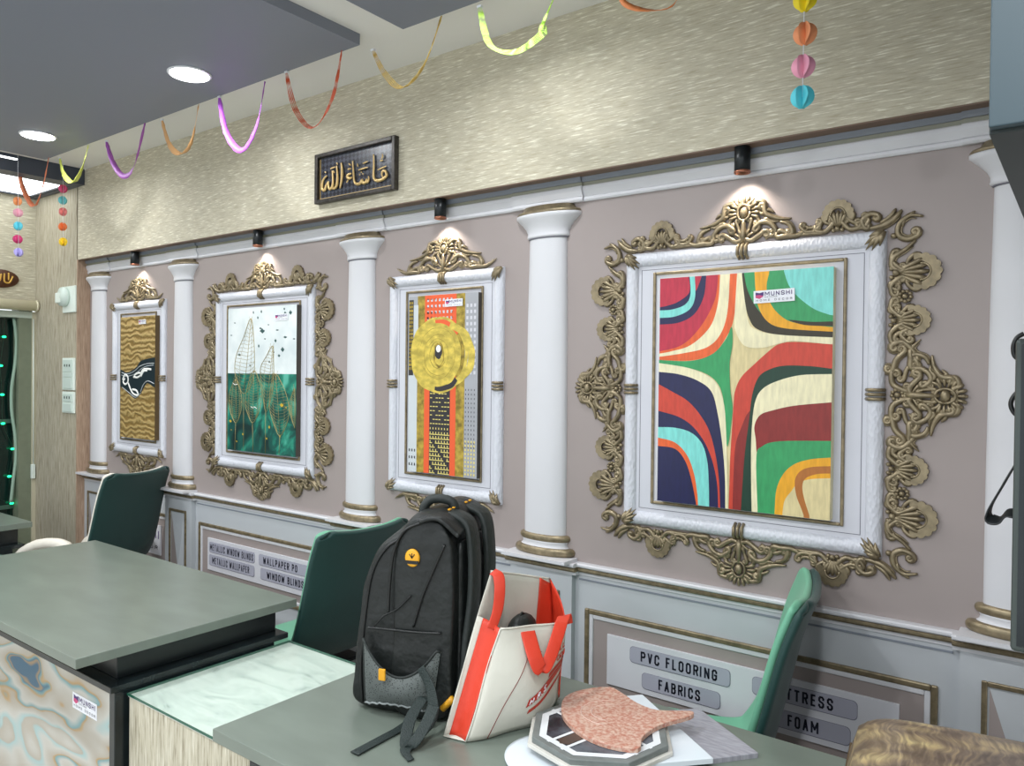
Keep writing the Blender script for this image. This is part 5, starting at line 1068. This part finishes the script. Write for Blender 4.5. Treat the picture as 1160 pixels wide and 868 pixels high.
# ------------------------------------------------------------------ backpack
M_nyl = mat('black_nylon', srgb(15, 20, 19), .5, noise=.25, nscale=9, bump=1.0, bscale=17)
M_nyl2 = mat('dark_grey_nylon', srgb(27, 34, 32), .6, bump=.25, bscale=60)
M_web = mat('grey_green_webbing', srgb(30, 42, 40), .6, bump=.4, bscale=300)
M_pipe = mat('black_piping', srgb(12, 15, 15), .4)
M_yel = mat('yellow_rubber', srgb(222, 160, 30), .45)
bang = math.atan2(.34, .94)
bp_ = thing('backpack', 'large black backpack with a torn mesh pocket, standing on the foreground desk', 'backpack', (-1.44, 1.29, .762), bang)
def lobe(profile, b0, b1, inset, name, m, par, pw=4.0):
    P = catmull([(a, 0, z) for a, z in profile], 4, True); n = len(P)
    c = sum(P, Vector()) / n; rings = []; NB = 16
    for k in range(NB + 1):
        s_ = -1 + 2 * k / NB; e = (1 - abs(s_) ** pw) ** (1 / pw); e = max(e, .0)
        bb = (b0 + b1) / 2 + (b1 - b0) / 2 * math.sin(s_ * PI / 2) if True else 0
        s2 = (bb - (b0 + b1) / 2) / ((b1 - b0) / 2); e = max(0.02, (1 - abs(s2) ** 6) ** (1 / 3.0)) if abs(s2) < 1 else .02
        sc_ = 1 - inset * (1 - e)
        sag = .012 * math.cos(s2 * PI / 2)
        rings.append([Vector((c.x + (p.x - c.x) * sc_, bb, max(0, c.z + (p.z - c.z) * sc_ + (sag if p.z > c.z else 0)) + (.004 * math.sin(p.z * 46 + p.x * 30 + bb * 20)))) for p in P])
    for r_ in rings:
        for p in r_: p.z = max(0.0, p.z)
    return MB().loft(rings).build(name, m, par, 0, subsurf=1)
front = [(-.012, .0), (-.020, .07), (-.012, .17), (-.002, .25), (.006, .31), (.028, .375), (.064, .425), (.10, .45), (.128, .44), (.142, .38), (.146, .2), (.142, .0)]
back = [(.098, .0), (.094, .2), (.094, .38), (.108, .45), (.145, .488), (.19, .497), (.228, .478), (.250, .42), (.256, .3), (.250, .14), (.240, .0)]
lobe(back, .0, .30, .10, 'main_compartment', M_nyl, bp_)
lobe(front, .012, .285, .14, 'front_compartment', M_nyl, bp_)
def on_side(pts, r, name, m, b_=-.004, par=bp_): return MB().tube(catmull([(a, b_, z) for a, z in pts], 5), r, 6).build(name, m, par)
on_side([(.010, .02), (.006, .12), (.018, .25), (.035, .345), (.070, .405), (.105, .430)], .0035, 'zip', M_pipe, .012)
on_side([(.085, .25), (.088, .32), (.098, .40), (.125, .455), (.17, .478)], .0035, 'zip', M_pipe, -.001)
on_side([(.152, .225), (.175, .30), (.205, .37), (.232, .43)], .0028, 'seam', M_pipe, -.003)
on_side([(.03, .212), (.09, .213), (.16, .214), (.225, .218)], .003, 'seam', M_pipe, -.004)
on_side([(.05, .218), (.075, .245), (.11, .265), (.145, .30)], .0022, 'seam', M_pipe, -.003)
# badge
m_ = MB(); m_.lathe([(0, 0), (.019, 0), (.019, .004), (.016, .006), (0, .006)], n=24, ry=1.15); bd = m_.build('badge', M_yel, bp_, 0, loc=(.148, .001, .392), rot=(PI / 2, 0, 0))
m_ = MB(); 
for a in (-.6, 0, .6): m_.tube([(0, 0, .0065), (.012 * math.sin(a), .012 * math.cos(a), .0065)], .0012, 5)
m_.box(-.017, .017, -.014, -.006, .005, .0072); m_.build('badge_mark', M_pipe, bd)
# mesh side pocket
M_mesh, nt, b, N = node_mat('grey_mesh_net')
tc = N('ShaderNodeTexCoord'); vo = N('ShaderNodeTexVoronoi', Scale=230.0); nt.links.new(tc.outputs['Object'], vo.inputs['Vector'])
rp_ = ramp(nt, [(0.22, (0, 0, 0, 1)), (0.30, (1, 1, 1, 1))], 'LINEAR'); nt.links.new(vo.outputs['Distance'], rp_.inputs[0]); nt.links.new(rp_.outputs[0], b.inputs['Alpha']); b.inputs['Base Color'].default_value = srgb(84, 90, 88); b.inputs['Roughness'].default_value = .6
def pocket(u, v):
    top = .185 - .085 * math.sin(PI * min(1, max(0, u * 1.08 - .02))) ** .8 - .01 * u
    z = .028 + (top - .028) * v + .010 * math.sin(PI * u); a = .020 + .205 * u * (.86 + .14 * v) + .008 * (1 - v)
    return Vector((a, -.006 - .026 * math.sin(PI * u) ** .6 * math.sin(PI * (.15 + .7 * v)), z))
pk = MB().grid(pocket, 24, 14).build('mesh_pocket', M_mesh, bp_, fixn=False)
MB().tube([pocket(k / 24, 1) + Vector((0, -.001, 0)) for k in range(25)], .0032, 6).build('elastic_hem', M_nyl2, pk)
MB().tube([pocket(k / 24, 0) + Vector((0, -.001, .002 * math.sin(k * 2.3))) for k in range(25)], .0026, 6).build('frayed_hem', mat('grey_thread', srgb(126, 132, 132), .7), pk)
MB().tube([pocket(0, k / 10) for k in range(11)], .0024, 6).build('edge_binding', M_nyl2, pk)
MB().box(-.009, .009, -.004, .002, -.014, .014).build('buckle_tab', M_yel, pk, .002, loc=(.088, -.037, .115))
# top handle
MB().tube(catmull([(.135, .09, .475), (.138, .09, .500), (.155, .095, .519), (.190, .10, .521), (.212, .105, .508), (.216, .105, .47)], 6), [.012] * 31, 10, flat=1).build('carry_handle', M_nyl2, bp_)
# yoke with yellow stitches
def ribbon3(mb, pts, wv, th, n=7, mi=0):
    P = catmull(pts, n); k = len(P); rings = []
    for i, p in enumerate(P):
        t_ = (P[min(i + 1, k - 1)] - P[max(i - 1, 0)]).normalized(); q = i / (k - 1)
        w_ = Vector(wv(q) if callable(wv) else wv); w_ = w_ - t_ * w_.dot(t_); nn = t_.cross(w_).normalized() * th / 2
        rings.append([p - w_ / 2 - nn * .6, p - w_ * .42 - nn, p + w_ * .42 - nn, p + w_ / 2 - nn * .6, p + w_ / 2 + nn * .6, p + w_ * .42 + nn, p - w_ * .42 + nn, p - w_ / 2 + nn * .6])
    return mb.loft(rings, mi)
for b0 in (.080, .195):
    st = ribbon3(MB(), [(.215, b0, .492), (.262, b0, .47), (.280, b0 - .01, .40), (.284, b0 - .02, .30), (.276, b0 - .03, .20), (.272, b0 - .035, .12), (.255, b0 - .04, .05)], (0, .062, 0), .016).build('shoulder_strap', M_nyl2, bp_)
    for k in range(2): MB().box(.214, .220, b0 - .022 + k * .03, b0 - .010 + k * .03, .5015, .5045).build('stitch', M_yel, st)
ribbon3(MB(), [(.17, .02, .482), (.215, .02, .492), (.262, .03, .455)], (0, .07, 0), .012).build('yoke', M_nyl, bp_)
MB().grid(lambda u, v: Vector((.256 + .018 * math.sin(PI * v) * math.sin(PI * u), .03 + .24 * u, .05 + .38 * v)), 12, 14).build('back_padding', M_nyl, bp_, solid=.01, fixn=False)
# loose webbing
Pm = Matrix.Rotation(-bang, 3, 'Z')
def loc_(x, y, z): v = Pm @ Vector((x + 1.44, y - 1.29, 0)); return (v.x, v.y, z - .762)
ribbon3(MB(), [loc_(-1.262, 1.33, .90), loc_(-1.225, 1.325, .86), loc_(-1.20, 1.305, .81), loc_(-1.205, 1.26, .775), loc_(-1.195, 1.215, .768), loc_(-1.16, 1.195, .764)], (.030, -.008, 0), .0025).build('loose_strap', M_web, bp_)
ribbon3(MB(), [loc_(-1.255, 1.335, .83), loc_(-1.245, 1.28, .80), loc_(-1.215, 1.235, .767), loc_(-1.19, 1.23, .775), loc_(-1.185, 1.27, .81), loc_(-1.19, 1.30, .84)], (.028, .004, 0), .0025).build('loose_strap', M_web, bp_)
ribbon3(MB(), [loc_(-1.285, 1.31, .766), loc_(-1.283, 1.28, .764), loc_(-1.281, 1.22, .764), loc_(-1.278, 1.14, .764)], (.027, .004, 0), .0028).build('loose_strap', M_web, bp_)
MB().tube([loc_(-1.222, 1.365, .80), loc_(-1.195, 1.372, .83)], .008, 8).build('yellow_tab', M_yel, bp_)

# ------------------------------------------------------------------ tote bag
M_tote = mat('white_woven_bag', srgb(206, 204, 192), .45, bump=.25, bscale=22)
M_red = mat('orange_red_fabric', srgb(206, 58, 34), .5, bump=.2, bscale=30)
M_stitch = mat('dark_red_stitch', srgb(120, 40, 34), .6)
tb = thing('tote_bag', 'white and orange-red tote bag leaning on the backpack', 'bag', (-1.11, 1.45, .762))
O = Vector((-1.11, 1.45, .762))
V3 = lambda x, y, z: Vector((x, y, z)) - O
fbl, fbr, bbr, bbl = V3(-1.123, 1.333, .763), V3(-1.035, 1.545, .763), V3(-1.110, 1.68, .763), V3(-1.180, 1.322, .763)
FLt, FRt, BRt, BLt = V3(-1.095, 1.42, 1.005), V3(-1.036, 1.612, .985), V3(-1.122, 1.668, 1.066), V3(-1.147, 1.45, 1.125)
def quad(a, b_, c_, d, bulge, nrm, wob=.004):
    def F(u, v):
        p = a.lerp(b_, u).lerp(d.lerp(c_, u), v)
        return p + nrm * (bulge * math.sin(PI * u) ** .7 * math.sin(PI * (v * .85 + .08)) + wob * math.sin(9 * u + 7 * v))
    return F
nf = Vector((.90, -.42, .05)).normalized()
def FP(u, v, off=0.0):
    base = quad(fbl, fbr, FRt, FLt, .038, nf)(u, v)
    # round the lower right corner inwards
    k = max(0, u - .72) / .28; base = base + Vector((-.01, .05, 0)) * k * k * (1 - v) + Vector((0, 0, .035)) * (k ** 2.5) * (1 - v) ** 2
    return base + nf * off
MB().grid(lambda u, v: FP(u, v), 24, 20).build('front_panel', M_tote, tb, solid=.002, fixn=False)
BPf = quad(bbl, bbr, BRt, BLt, -.012, nf, .003)
bkp = MB().grid(BPf, 20, 20).build('back_panel', M_tote, tb, solid=.002, fixn=False)
GUS = (lambda u, v: bbl.lerp(fbl, u).lerp(bbl.lerp(BLt, .72).lerp(FLt, u), v) + Vector((.55, -.8, 0)) * (-.016 * math.sin(PI * u) * (1 - .3 * v)))
MB().grid(lambda u, v: GUS(.24 + .76 * u, v), 8, 20).build('left_gusset', M_red, tb, solid=.002, fixn=False)
MB().grid(lambda u, v: FP(1, 0).lerp(bbr, u).lerp(FRt.lerp(BRt, u), v) + Vector((.3, .6, 0)) * (.012 * math.sin(PI * u)), 8, 20).build('right_gusset', M_red, tb, solid=.002, fixn=False)
MB().grid(lambda u, v: FP(u, 0).lerp(bbl.lerp(bbr, u), v) + Vector((0, 0, .0005)), 12, 6).build('base', M_tote, tb, solid=.002, fixn=False)
m_ = MB(); m_.tube([FP(k / 20, 1, .001) for k in range(21)], .0028, 6); m_.build('front_hem', M_tote, tb)
m_ = MB(); m_.tube([BPf(k / 20, 1) for k in range(21)], .0028, 6); m_.build('back_hem', M_tote, tb)
MB().tube([FP(.0 + .0 * k, k / 16, .0015) for k in range(17)], .0022, 5).build('edge_binding', M_tote, tb)
MB().tube([FP(.34 + .14 * (k / 20) ** 1.6 - .12 * (1 - k / 20), k / 20 * .93, .002) for k in range(21)], .0009, 5).build('stitch_line', M_stitch, tb)
MB().tube([FP(.40 + k * .02, .80 - .004 * k, .002) for k in range(12)], .0009, 5).build('stitch_line', M_stitch, tb)
MB().grid(lambda u, v: GUS(.25 * u, v) + nf * -.001, 4, 20).build('side_hem', M_tote, tb, solid=.002, fixn=False)
# inner orange band beside the back panel
m_ = MB()
m_.grid(lambda u, v: BPf(.80 + .20 * u, .50 + .50 * v) + nf * .004 + Vector((0, 0, -.012 * u)), 5, 10); m_.build('inner_band', M_red, tb, solid=.001, fixn=False)
ribbon3(MB(), [FP(.38, .96, .006), FP(.40, .90, .010), FP(.46, .74, .022), FP(.56, .62, .028), FP(.66, .72, .030), FP(.76, .90, .024), FP(.86, 1.03, .016), FP(.97, 1.06, .004), FP(1.0, .97, .004)], lambda q: (.018, .033, 0), .003).build('front_handle', M_red, tb)
ribbon3(MB(), [BPf(.02, 1.0) + nf * .002, BPf(.07, .98) + nf * .02, BPf(.10, .90) + nf * .035, BPf(.12, .78) + nf * .045, BPf(.10, .66) + nf * .050], lambda q: (.014, .024, .004), .003).build('back_handle', M_red, tb)
# printed band on the right of the front
pr_ = MB()
for (u0, u1, v0, dv, sl) in ((.55, 1.0, .24, .085, .24), (.60, 1.0, .165, .045, .22), (.80, 1.0, .47, .05, .10), (.84, 1.0, .40, .04, .12)):
    pr_.grid(lambda u, v: FP(u0 + (u1 - u0) * u, v0 + sl * u + dv * v, .0022), 10, 3)
pb = pr_.build('printed_bands', mat('brick_red_print', srgb(184, 62, 48), .5), tb, fixn=False)
# lettering bent to the bag: letters drawn on the panel
GL = {'H': [[(0, 0), (0, 1)], [(1, 0), (1, 1)], [(0, .5), (1, .5)]], 'R': [[(0, 0), (0, 1), (.8, 1), (1, .75), (.8, .5), (0, .5)], [(.4, .5), (1, 0)]], 'S': [[(1, .85), (.7, 1), (.2, 1), (0, .75), (.3, .5), (.8, .45), (1, .2), (.7, 0), (.2, 0), (0, .15)]],
      'O': [[(0, .2), (0, .8), (.3, 1), (.7, 1), (1, .8), (1, .2), (.7, 0), (.3, 0), (0, .2)]], 'D': [[(0, 0), (0, 1), (.6, 1), (1, .7), (1, .3), (.6, 0), (0, 0)]], 'F': [[(0, 0), (0, 1), (1, 1)], [(0, .5), (.8, .5)]], 'L': [[(0, 1), (0, 0), (.9, 0)]], '.': [[(.4, 0), (.5, .08)]]}
def bag_text(s_, u, v, du, dv, sl, r_, m, par):
    mb = MB()
    for ch in s_:
        for st in GL.get(ch, []): mb.tube([FP(min(1, u + x * du * .75), v + y * dv + sl * (x * .75), .0032) for x, y in st], r_, 4)
        u += du; v += sl
    mb.build('lettering', m, par)
bag_text('H.R.S', .58, .268, .042, .052, .022, .0011, M_sticker, pb)
bag_text('FOOD', .84, .60, .045, .055, .012, .0010, M_red, pb)
bag_text('ROLL', .82, .70, .045, .055, .010, .0010, M_red, pb)
ins = thing('dark_pouch', 'small black item peeking out of the open tote bag', 'pouch', (-1.100, 1.515, .972))
MB().sphere((0, 0, 0), .052, 9, (.55, 1.0, .85)).build('pouch_body', M_nyl, ins); MB().tube([(.0, -.03, .03), (.0, .0, .046), (0, .03, .03)], .003, 6).build('zip', M_pipe, ins)

# ------------------------------------------------------------------ material samples on the desk
t = thing('round_plate', 'round glossy white plate under the octagonal board', 'plate', (-.925, 1.395, .76))
MB().lathe([(0, 0), (.098, 0), (.106, .004), (.106, .008), (.098, .009), (0, .006)], n=40).build('plate_body', mat('glossy_white', srgb(214, 222, 228), .15), t)
def slab(name, label, cat, pts, z0, z1, m, partname='slab', face=None, bevel=.0012):
    cx_ = sum(p[0] for p in pts) / len(pts); cy_ = sum(p[1] for p in pts) / len(pts)
    t = thing(name, label, cat, (cx_, cy_, z0))
    MB().poly([(p[0] - cx_, p[1] - cy_) for p in pts], lambda x, y, h: Vector((x, y, h)), z1 - z0).build(partname, m, t, bevel)
    return t
M_wood = mat('grey_wood_grain', srgb(150, 150, 158), .5, noise=.16, nscale=10, stretch=(3, 14, 1))
slab('wood_grain_tile', 'grey wood-grain floor sample at the right end of the pile', 'tile', [(-.770, 1.815), (-.85, 1.725), (-.655, 1.575), (-.572, 1.680)], .760, .771, M_wood)
slab('white_tile', 'plain glossy white tile under the octagonal board', 'tile', [(-.905, 1.775), (-1.03, 1.63), (-.77, 1.42), (-.632, 1.573)], .7715, .783, MATS['glossy_white'])
oc = thing('octagonal_board', 'octagonal black and white marble board under the pink granite piece', 'tile sample', (-.872, 1.503, .7835))
def octp(r_, a0=22): return [(r_ * math.cos(R(a0 + 45 * k)), r_ * math.sin(R(a0 + 45 * k))) for k in range(8)]
up = lambda z: (lambda x, y, h: Vector((x, y, z + h)))
MB().poly(octp(.170, 8), up(0), .008).build('white_underlay', mat('cream_marble', srgb(206, 204, 196), .25, noise=.06, nscale=12), oc, .002)
MB().poly(octp(.160, 8), up(.0085), .012).build('grey_border', mat('grey_stone', srgb(112, 118, 116), .3, noise=.12, nscale=30), oc, .002)
m_ = MB(); a, b2 = octp(.143, 8), octp(.126, 8)
for k in range(8):
    j = (k + 1) % 8; m_.add([(a[k][0], a[k][1], .0210), (a[j][0], a[j][1], .0210), (b2[j][0], b2[j][1], .0210), (b2[k][0], b2[k][1], .0210)], [(0, 1, 2, 3)], 0, False)
def bar(x0, y0, x1, y1, w_): 
    d = Vector((x1 - x0, y1 - y0, 0)).normalized(); n_ = Vector((-d.y, d.x, 0)) * w_ / 2; z = Vector((0, 0, .0213))
    m_.add([Vector((x0, y0, 0)) - n_ + z, Vector((x1, y1, 0)) - n_ + z, Vector((x1, y1, 0)) + n_ + z, Vector((x0, y0, 0)) + n_ + z], [(0, 1, 2, 3)], 0, False)
for k in (0, 90, 180, 270):
    c_, s_ = math.cos(R(k - 15)), math.sin(R(k - 15)); RR = lambda x, y: (x * c_ - y * s_, x * s_ + y * c_)
    for q in ((.045, -.022, .135, -.022), (.045, .022, .135, .022)): bar(*RR(q[0], q[1]), *RR(q[2], q[3]), .008)
    bar(*RR(.045, -.025), *RR(.045, .025), .008)
mk2 = m_.build('white_inlay', mat('white_inlay_stone', srgb(218, 222, 224), .25), oc, fixn=False)
MB().poly(octp(.1435, 8), up(.0206), .0001).build('black_marble', mat('black_veined_marble', srgb(30, 34, 40), .2, noise=.5, nscale=14, col2=srgb(96, 102, 110)), oc)
m_ = MB(); s_ = math.sin(R(255)); c_ = math.cos(R(255))
m_.add([(x * c_ - y * s_, x * s_ + y * c_, .0212) for x, y in ((.052, -.016), (.11, -.016), (.12, 0), (.11, .016), (.052, .016))], [(0, 1, 2, 3, 4)], 0, False); m_.build('brown_inlay', mat('brown_stone', srgb(74, 60, 52), .3), oc, fixn=False)
M_gran = mat('pink_granite', srgb(176, 112, 92), .35, noise=.5, nscale=130, col2=srgb(204, 176, 158))
gx = sum(p[0] for p in GRANITE) / len(GRANITE); gy = sum(p[1] for p in GRANITE) / len(GRANITE)
gt = thing('granite_offcut', 'pink granite offcut with a pointed tail on top of the pile', 'stone sample', (gx, gy, .8052))
gp_ = [(p.x, p.y) for p in catmull([(p[0] - gx, p[1] - gy, 0) for p in GRANITE], 3, True)]
MB().poly(gp_, lambda x, y, h: Vector((x, y, h)), .010).build('slab', M_gran, gt, .0015)
m_ = MB()
for rr in (.042, .066): m_.tube([(-.03 + rr * math.cos(R(a)), -.01 + rr * math.sin(R(a)), .0101) for a in range(110, 300, 10)], .0016, 5, (0, 0, 1), .5)
m_.build('polished_rings', mat('pale_pink_granite', srgb(214, 182, 168), .2), gt)

# patterned cushion at the lower right
M_feather, nt, b, N = node_mat('brown_gold_feather_print')
tc = N('ShaderNodeTexCoord'); nz = N('ShaderNodeTexNoise', Scale=9.0, Detail=2.0); nt.links.new(tc.outputs['Object'], nz.inputs[0])
ad = nt.nodes.new('ShaderNodeMix'); ad.data_type = 'RGBA'; ad.blend_type = 'ADD'; ad.inputs[0].default_value = .10; nt.links.new(tc.outputs['Object'], ad.inputs[6]); nt.links.new(nz.outputs[1], ad.inputs[7])
mp = N('ShaderNodeMapping'); mp.inputs['Scale'].default_value = (9, 24, 9); mp.inputs['Rotation'].default_value = (0, 0, R(24)); nt.links.new(ad.outputs[2], mp.inputs[0])
vo = N('ShaderNodeTexVoronoi', Scale=1.0); vo.feature = 'F1'; nt.links.new(mp.outputs[0], vo.inputs['Vector'])
mp2 = N('ShaderNodeMapping'); mp2.inputs['Scale'].default_value = (130, 16, 30); mp2.inputs['Rotation'].default_value = (0, 0, R(50)); nt.links.new(ad.outputs[2], mp2.inputs[0])
n2 = N('ShaderNodeTexNoise', Scale=1.0, Detail=4.0); nt.links.new(mp2.outputs[0], n2.inputs[0])
c1 = ramp(nt, [(0.0, srgb(176, 160, 120)), (0.35, srgb(146, 128, 100)), (0.6, srgb(120, 104, 88)), (0.95, srgb(96, 82, 70))]); nt.links.new(vo.outputs['Distance'], c1.inputs[0])
c2 = ramp(nt, [(0.38, (.72, .70, .68, 1)), (0.52, (1.0, 1.0, 1.0, 1)), (0.66, (1.5, 1.5, 1.3, 1))]); nt.links.new(n2.outputs[0], c2.inputs[0])
mx = nt.nodes.new('ShaderNodeMix'); mx.data_type = 'RGBA'; mx.blend_type = 'MULTIPLY'; mx.inputs[0].default_value = 1; nt.links.new(c1.outputs[0], mx.inputs[6]); nt.links.new(c2.outputs[0], mx.inputs[7]); nt.links.new(mx.outputs[2], b.inputs['Base Color']); b.inputs['Roughness'].default_value = .32
cu = thing('patterned_cushion', 'brown and gold feather patterned pad in the lower right corner', 'cushion', (-.06, 1.60, .761), R(9))
def cush(u, v, top):
    x, y = (u - .5) * .62, (v - .5) * .40; e = (1 - abs(2 * u - 1) ** 7) * (1 - abs(2 * v - 1) ** 7); e = max(0, e) ** .4
    return Vector((x, y, .055 + (.102 * e if top else -.055 * e)))
m_ = MB(); m_.grid(lambda u, v: cush(u, v, True), 36, 26); m_.grid(lambda u, v: cush(u, v, False), 36, 26); m_.build('cover', M_feather, cu)
m_ = MB(); m_.tube(catmull([(-.31, -.2, .055), (.31, -.2, .055), (.31, .2, .055), (-.31, .2, .055)], 1, True) + [Vector((-.31, -.2, .055))], .004, 6); m_.build('piping', mat('brown_piping', srgb(92, 74, 50), .5), cu)

# dark monitor at the right edge
mo = thing('monitor', 'dark upright monitor whose edge shows at the right of the photo', 'monitor', (.10, 1.345, .76))
M_case = mat('dark_grey_casing', srgb(56, 64, 62), .45); xl = -.0885 - .10
m_ = MB(); m_.box(xl, .19, 0, .03, .44, .90); m_.build('casing', M_case, mo, .006)
MB().box(xl + .008, .182, -.002, 0, .45, .892).build('screen', mat('dark_screen', srgb(14, 22, 26), .12), mo)
MB().box(-.02, .02, .005, .03, .02, .46).build('neck', M_case, mo, .004); MB().box(-.10, .10, -.07, .065, .001, .018).build('base', M_case, mo, .006)
for i, lp in enumerate(CABLE_LOOPS):
    x0, z0 = lp[-1]
    tag(MB().tube(catmull([(a, 1.42, z) for a, z in lp] + [(lp[-1][0] + .03, 1.40, lp[-1][1] - .01), (lp[-1][0] + .03, 1.376, lp[-1][1] - .01)], 5), .0035, 8).build('cable_loop', M_pipe), ['small black cable loop sticking out behind the monitor, upper one', 'larger black cable loop sticking out behind the monitor, lower one'][i], 'cable')
st = ribbon3(MB(), [(STRAP_LOOP[0][0] + .02, 1.385, STRAP_LOOP[0][1] + .02)] + [(a, 1.42, z) for a, z in STRAP_LOOP] + [(STRAP_LOOP[-1][0] + .02, 1.385, STRAP_LOOP[-1][1])], lambda q: (.006, .022, .012), .003, 5).build('hanging_strap', mat('black_strap', srgb(14, 18, 20), .5))
tag(st, 'black webbing strap hanging in a loop beside the monitor', 'strap')
# dark hanging cabinet upper right
hc = thing('hanging_cabinet', 'dark slate cabinet hanging from the ceiling at the upper right corner', 'cabinet', (-.104, 1.09, 1.90))
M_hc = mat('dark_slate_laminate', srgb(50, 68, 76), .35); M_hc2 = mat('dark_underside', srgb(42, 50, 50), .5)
MB().box(0, .9, .018, 1.0, .012, .94).build('body', M_hc, hc, .002)
MB().box(.001, .1, 0, .016, .004, .94).build('front_panel', M_hc, hc, .002); MB().box(.103, .898, 0, .016, .004, .94).build('front_panel', M_hc, hc, .002)
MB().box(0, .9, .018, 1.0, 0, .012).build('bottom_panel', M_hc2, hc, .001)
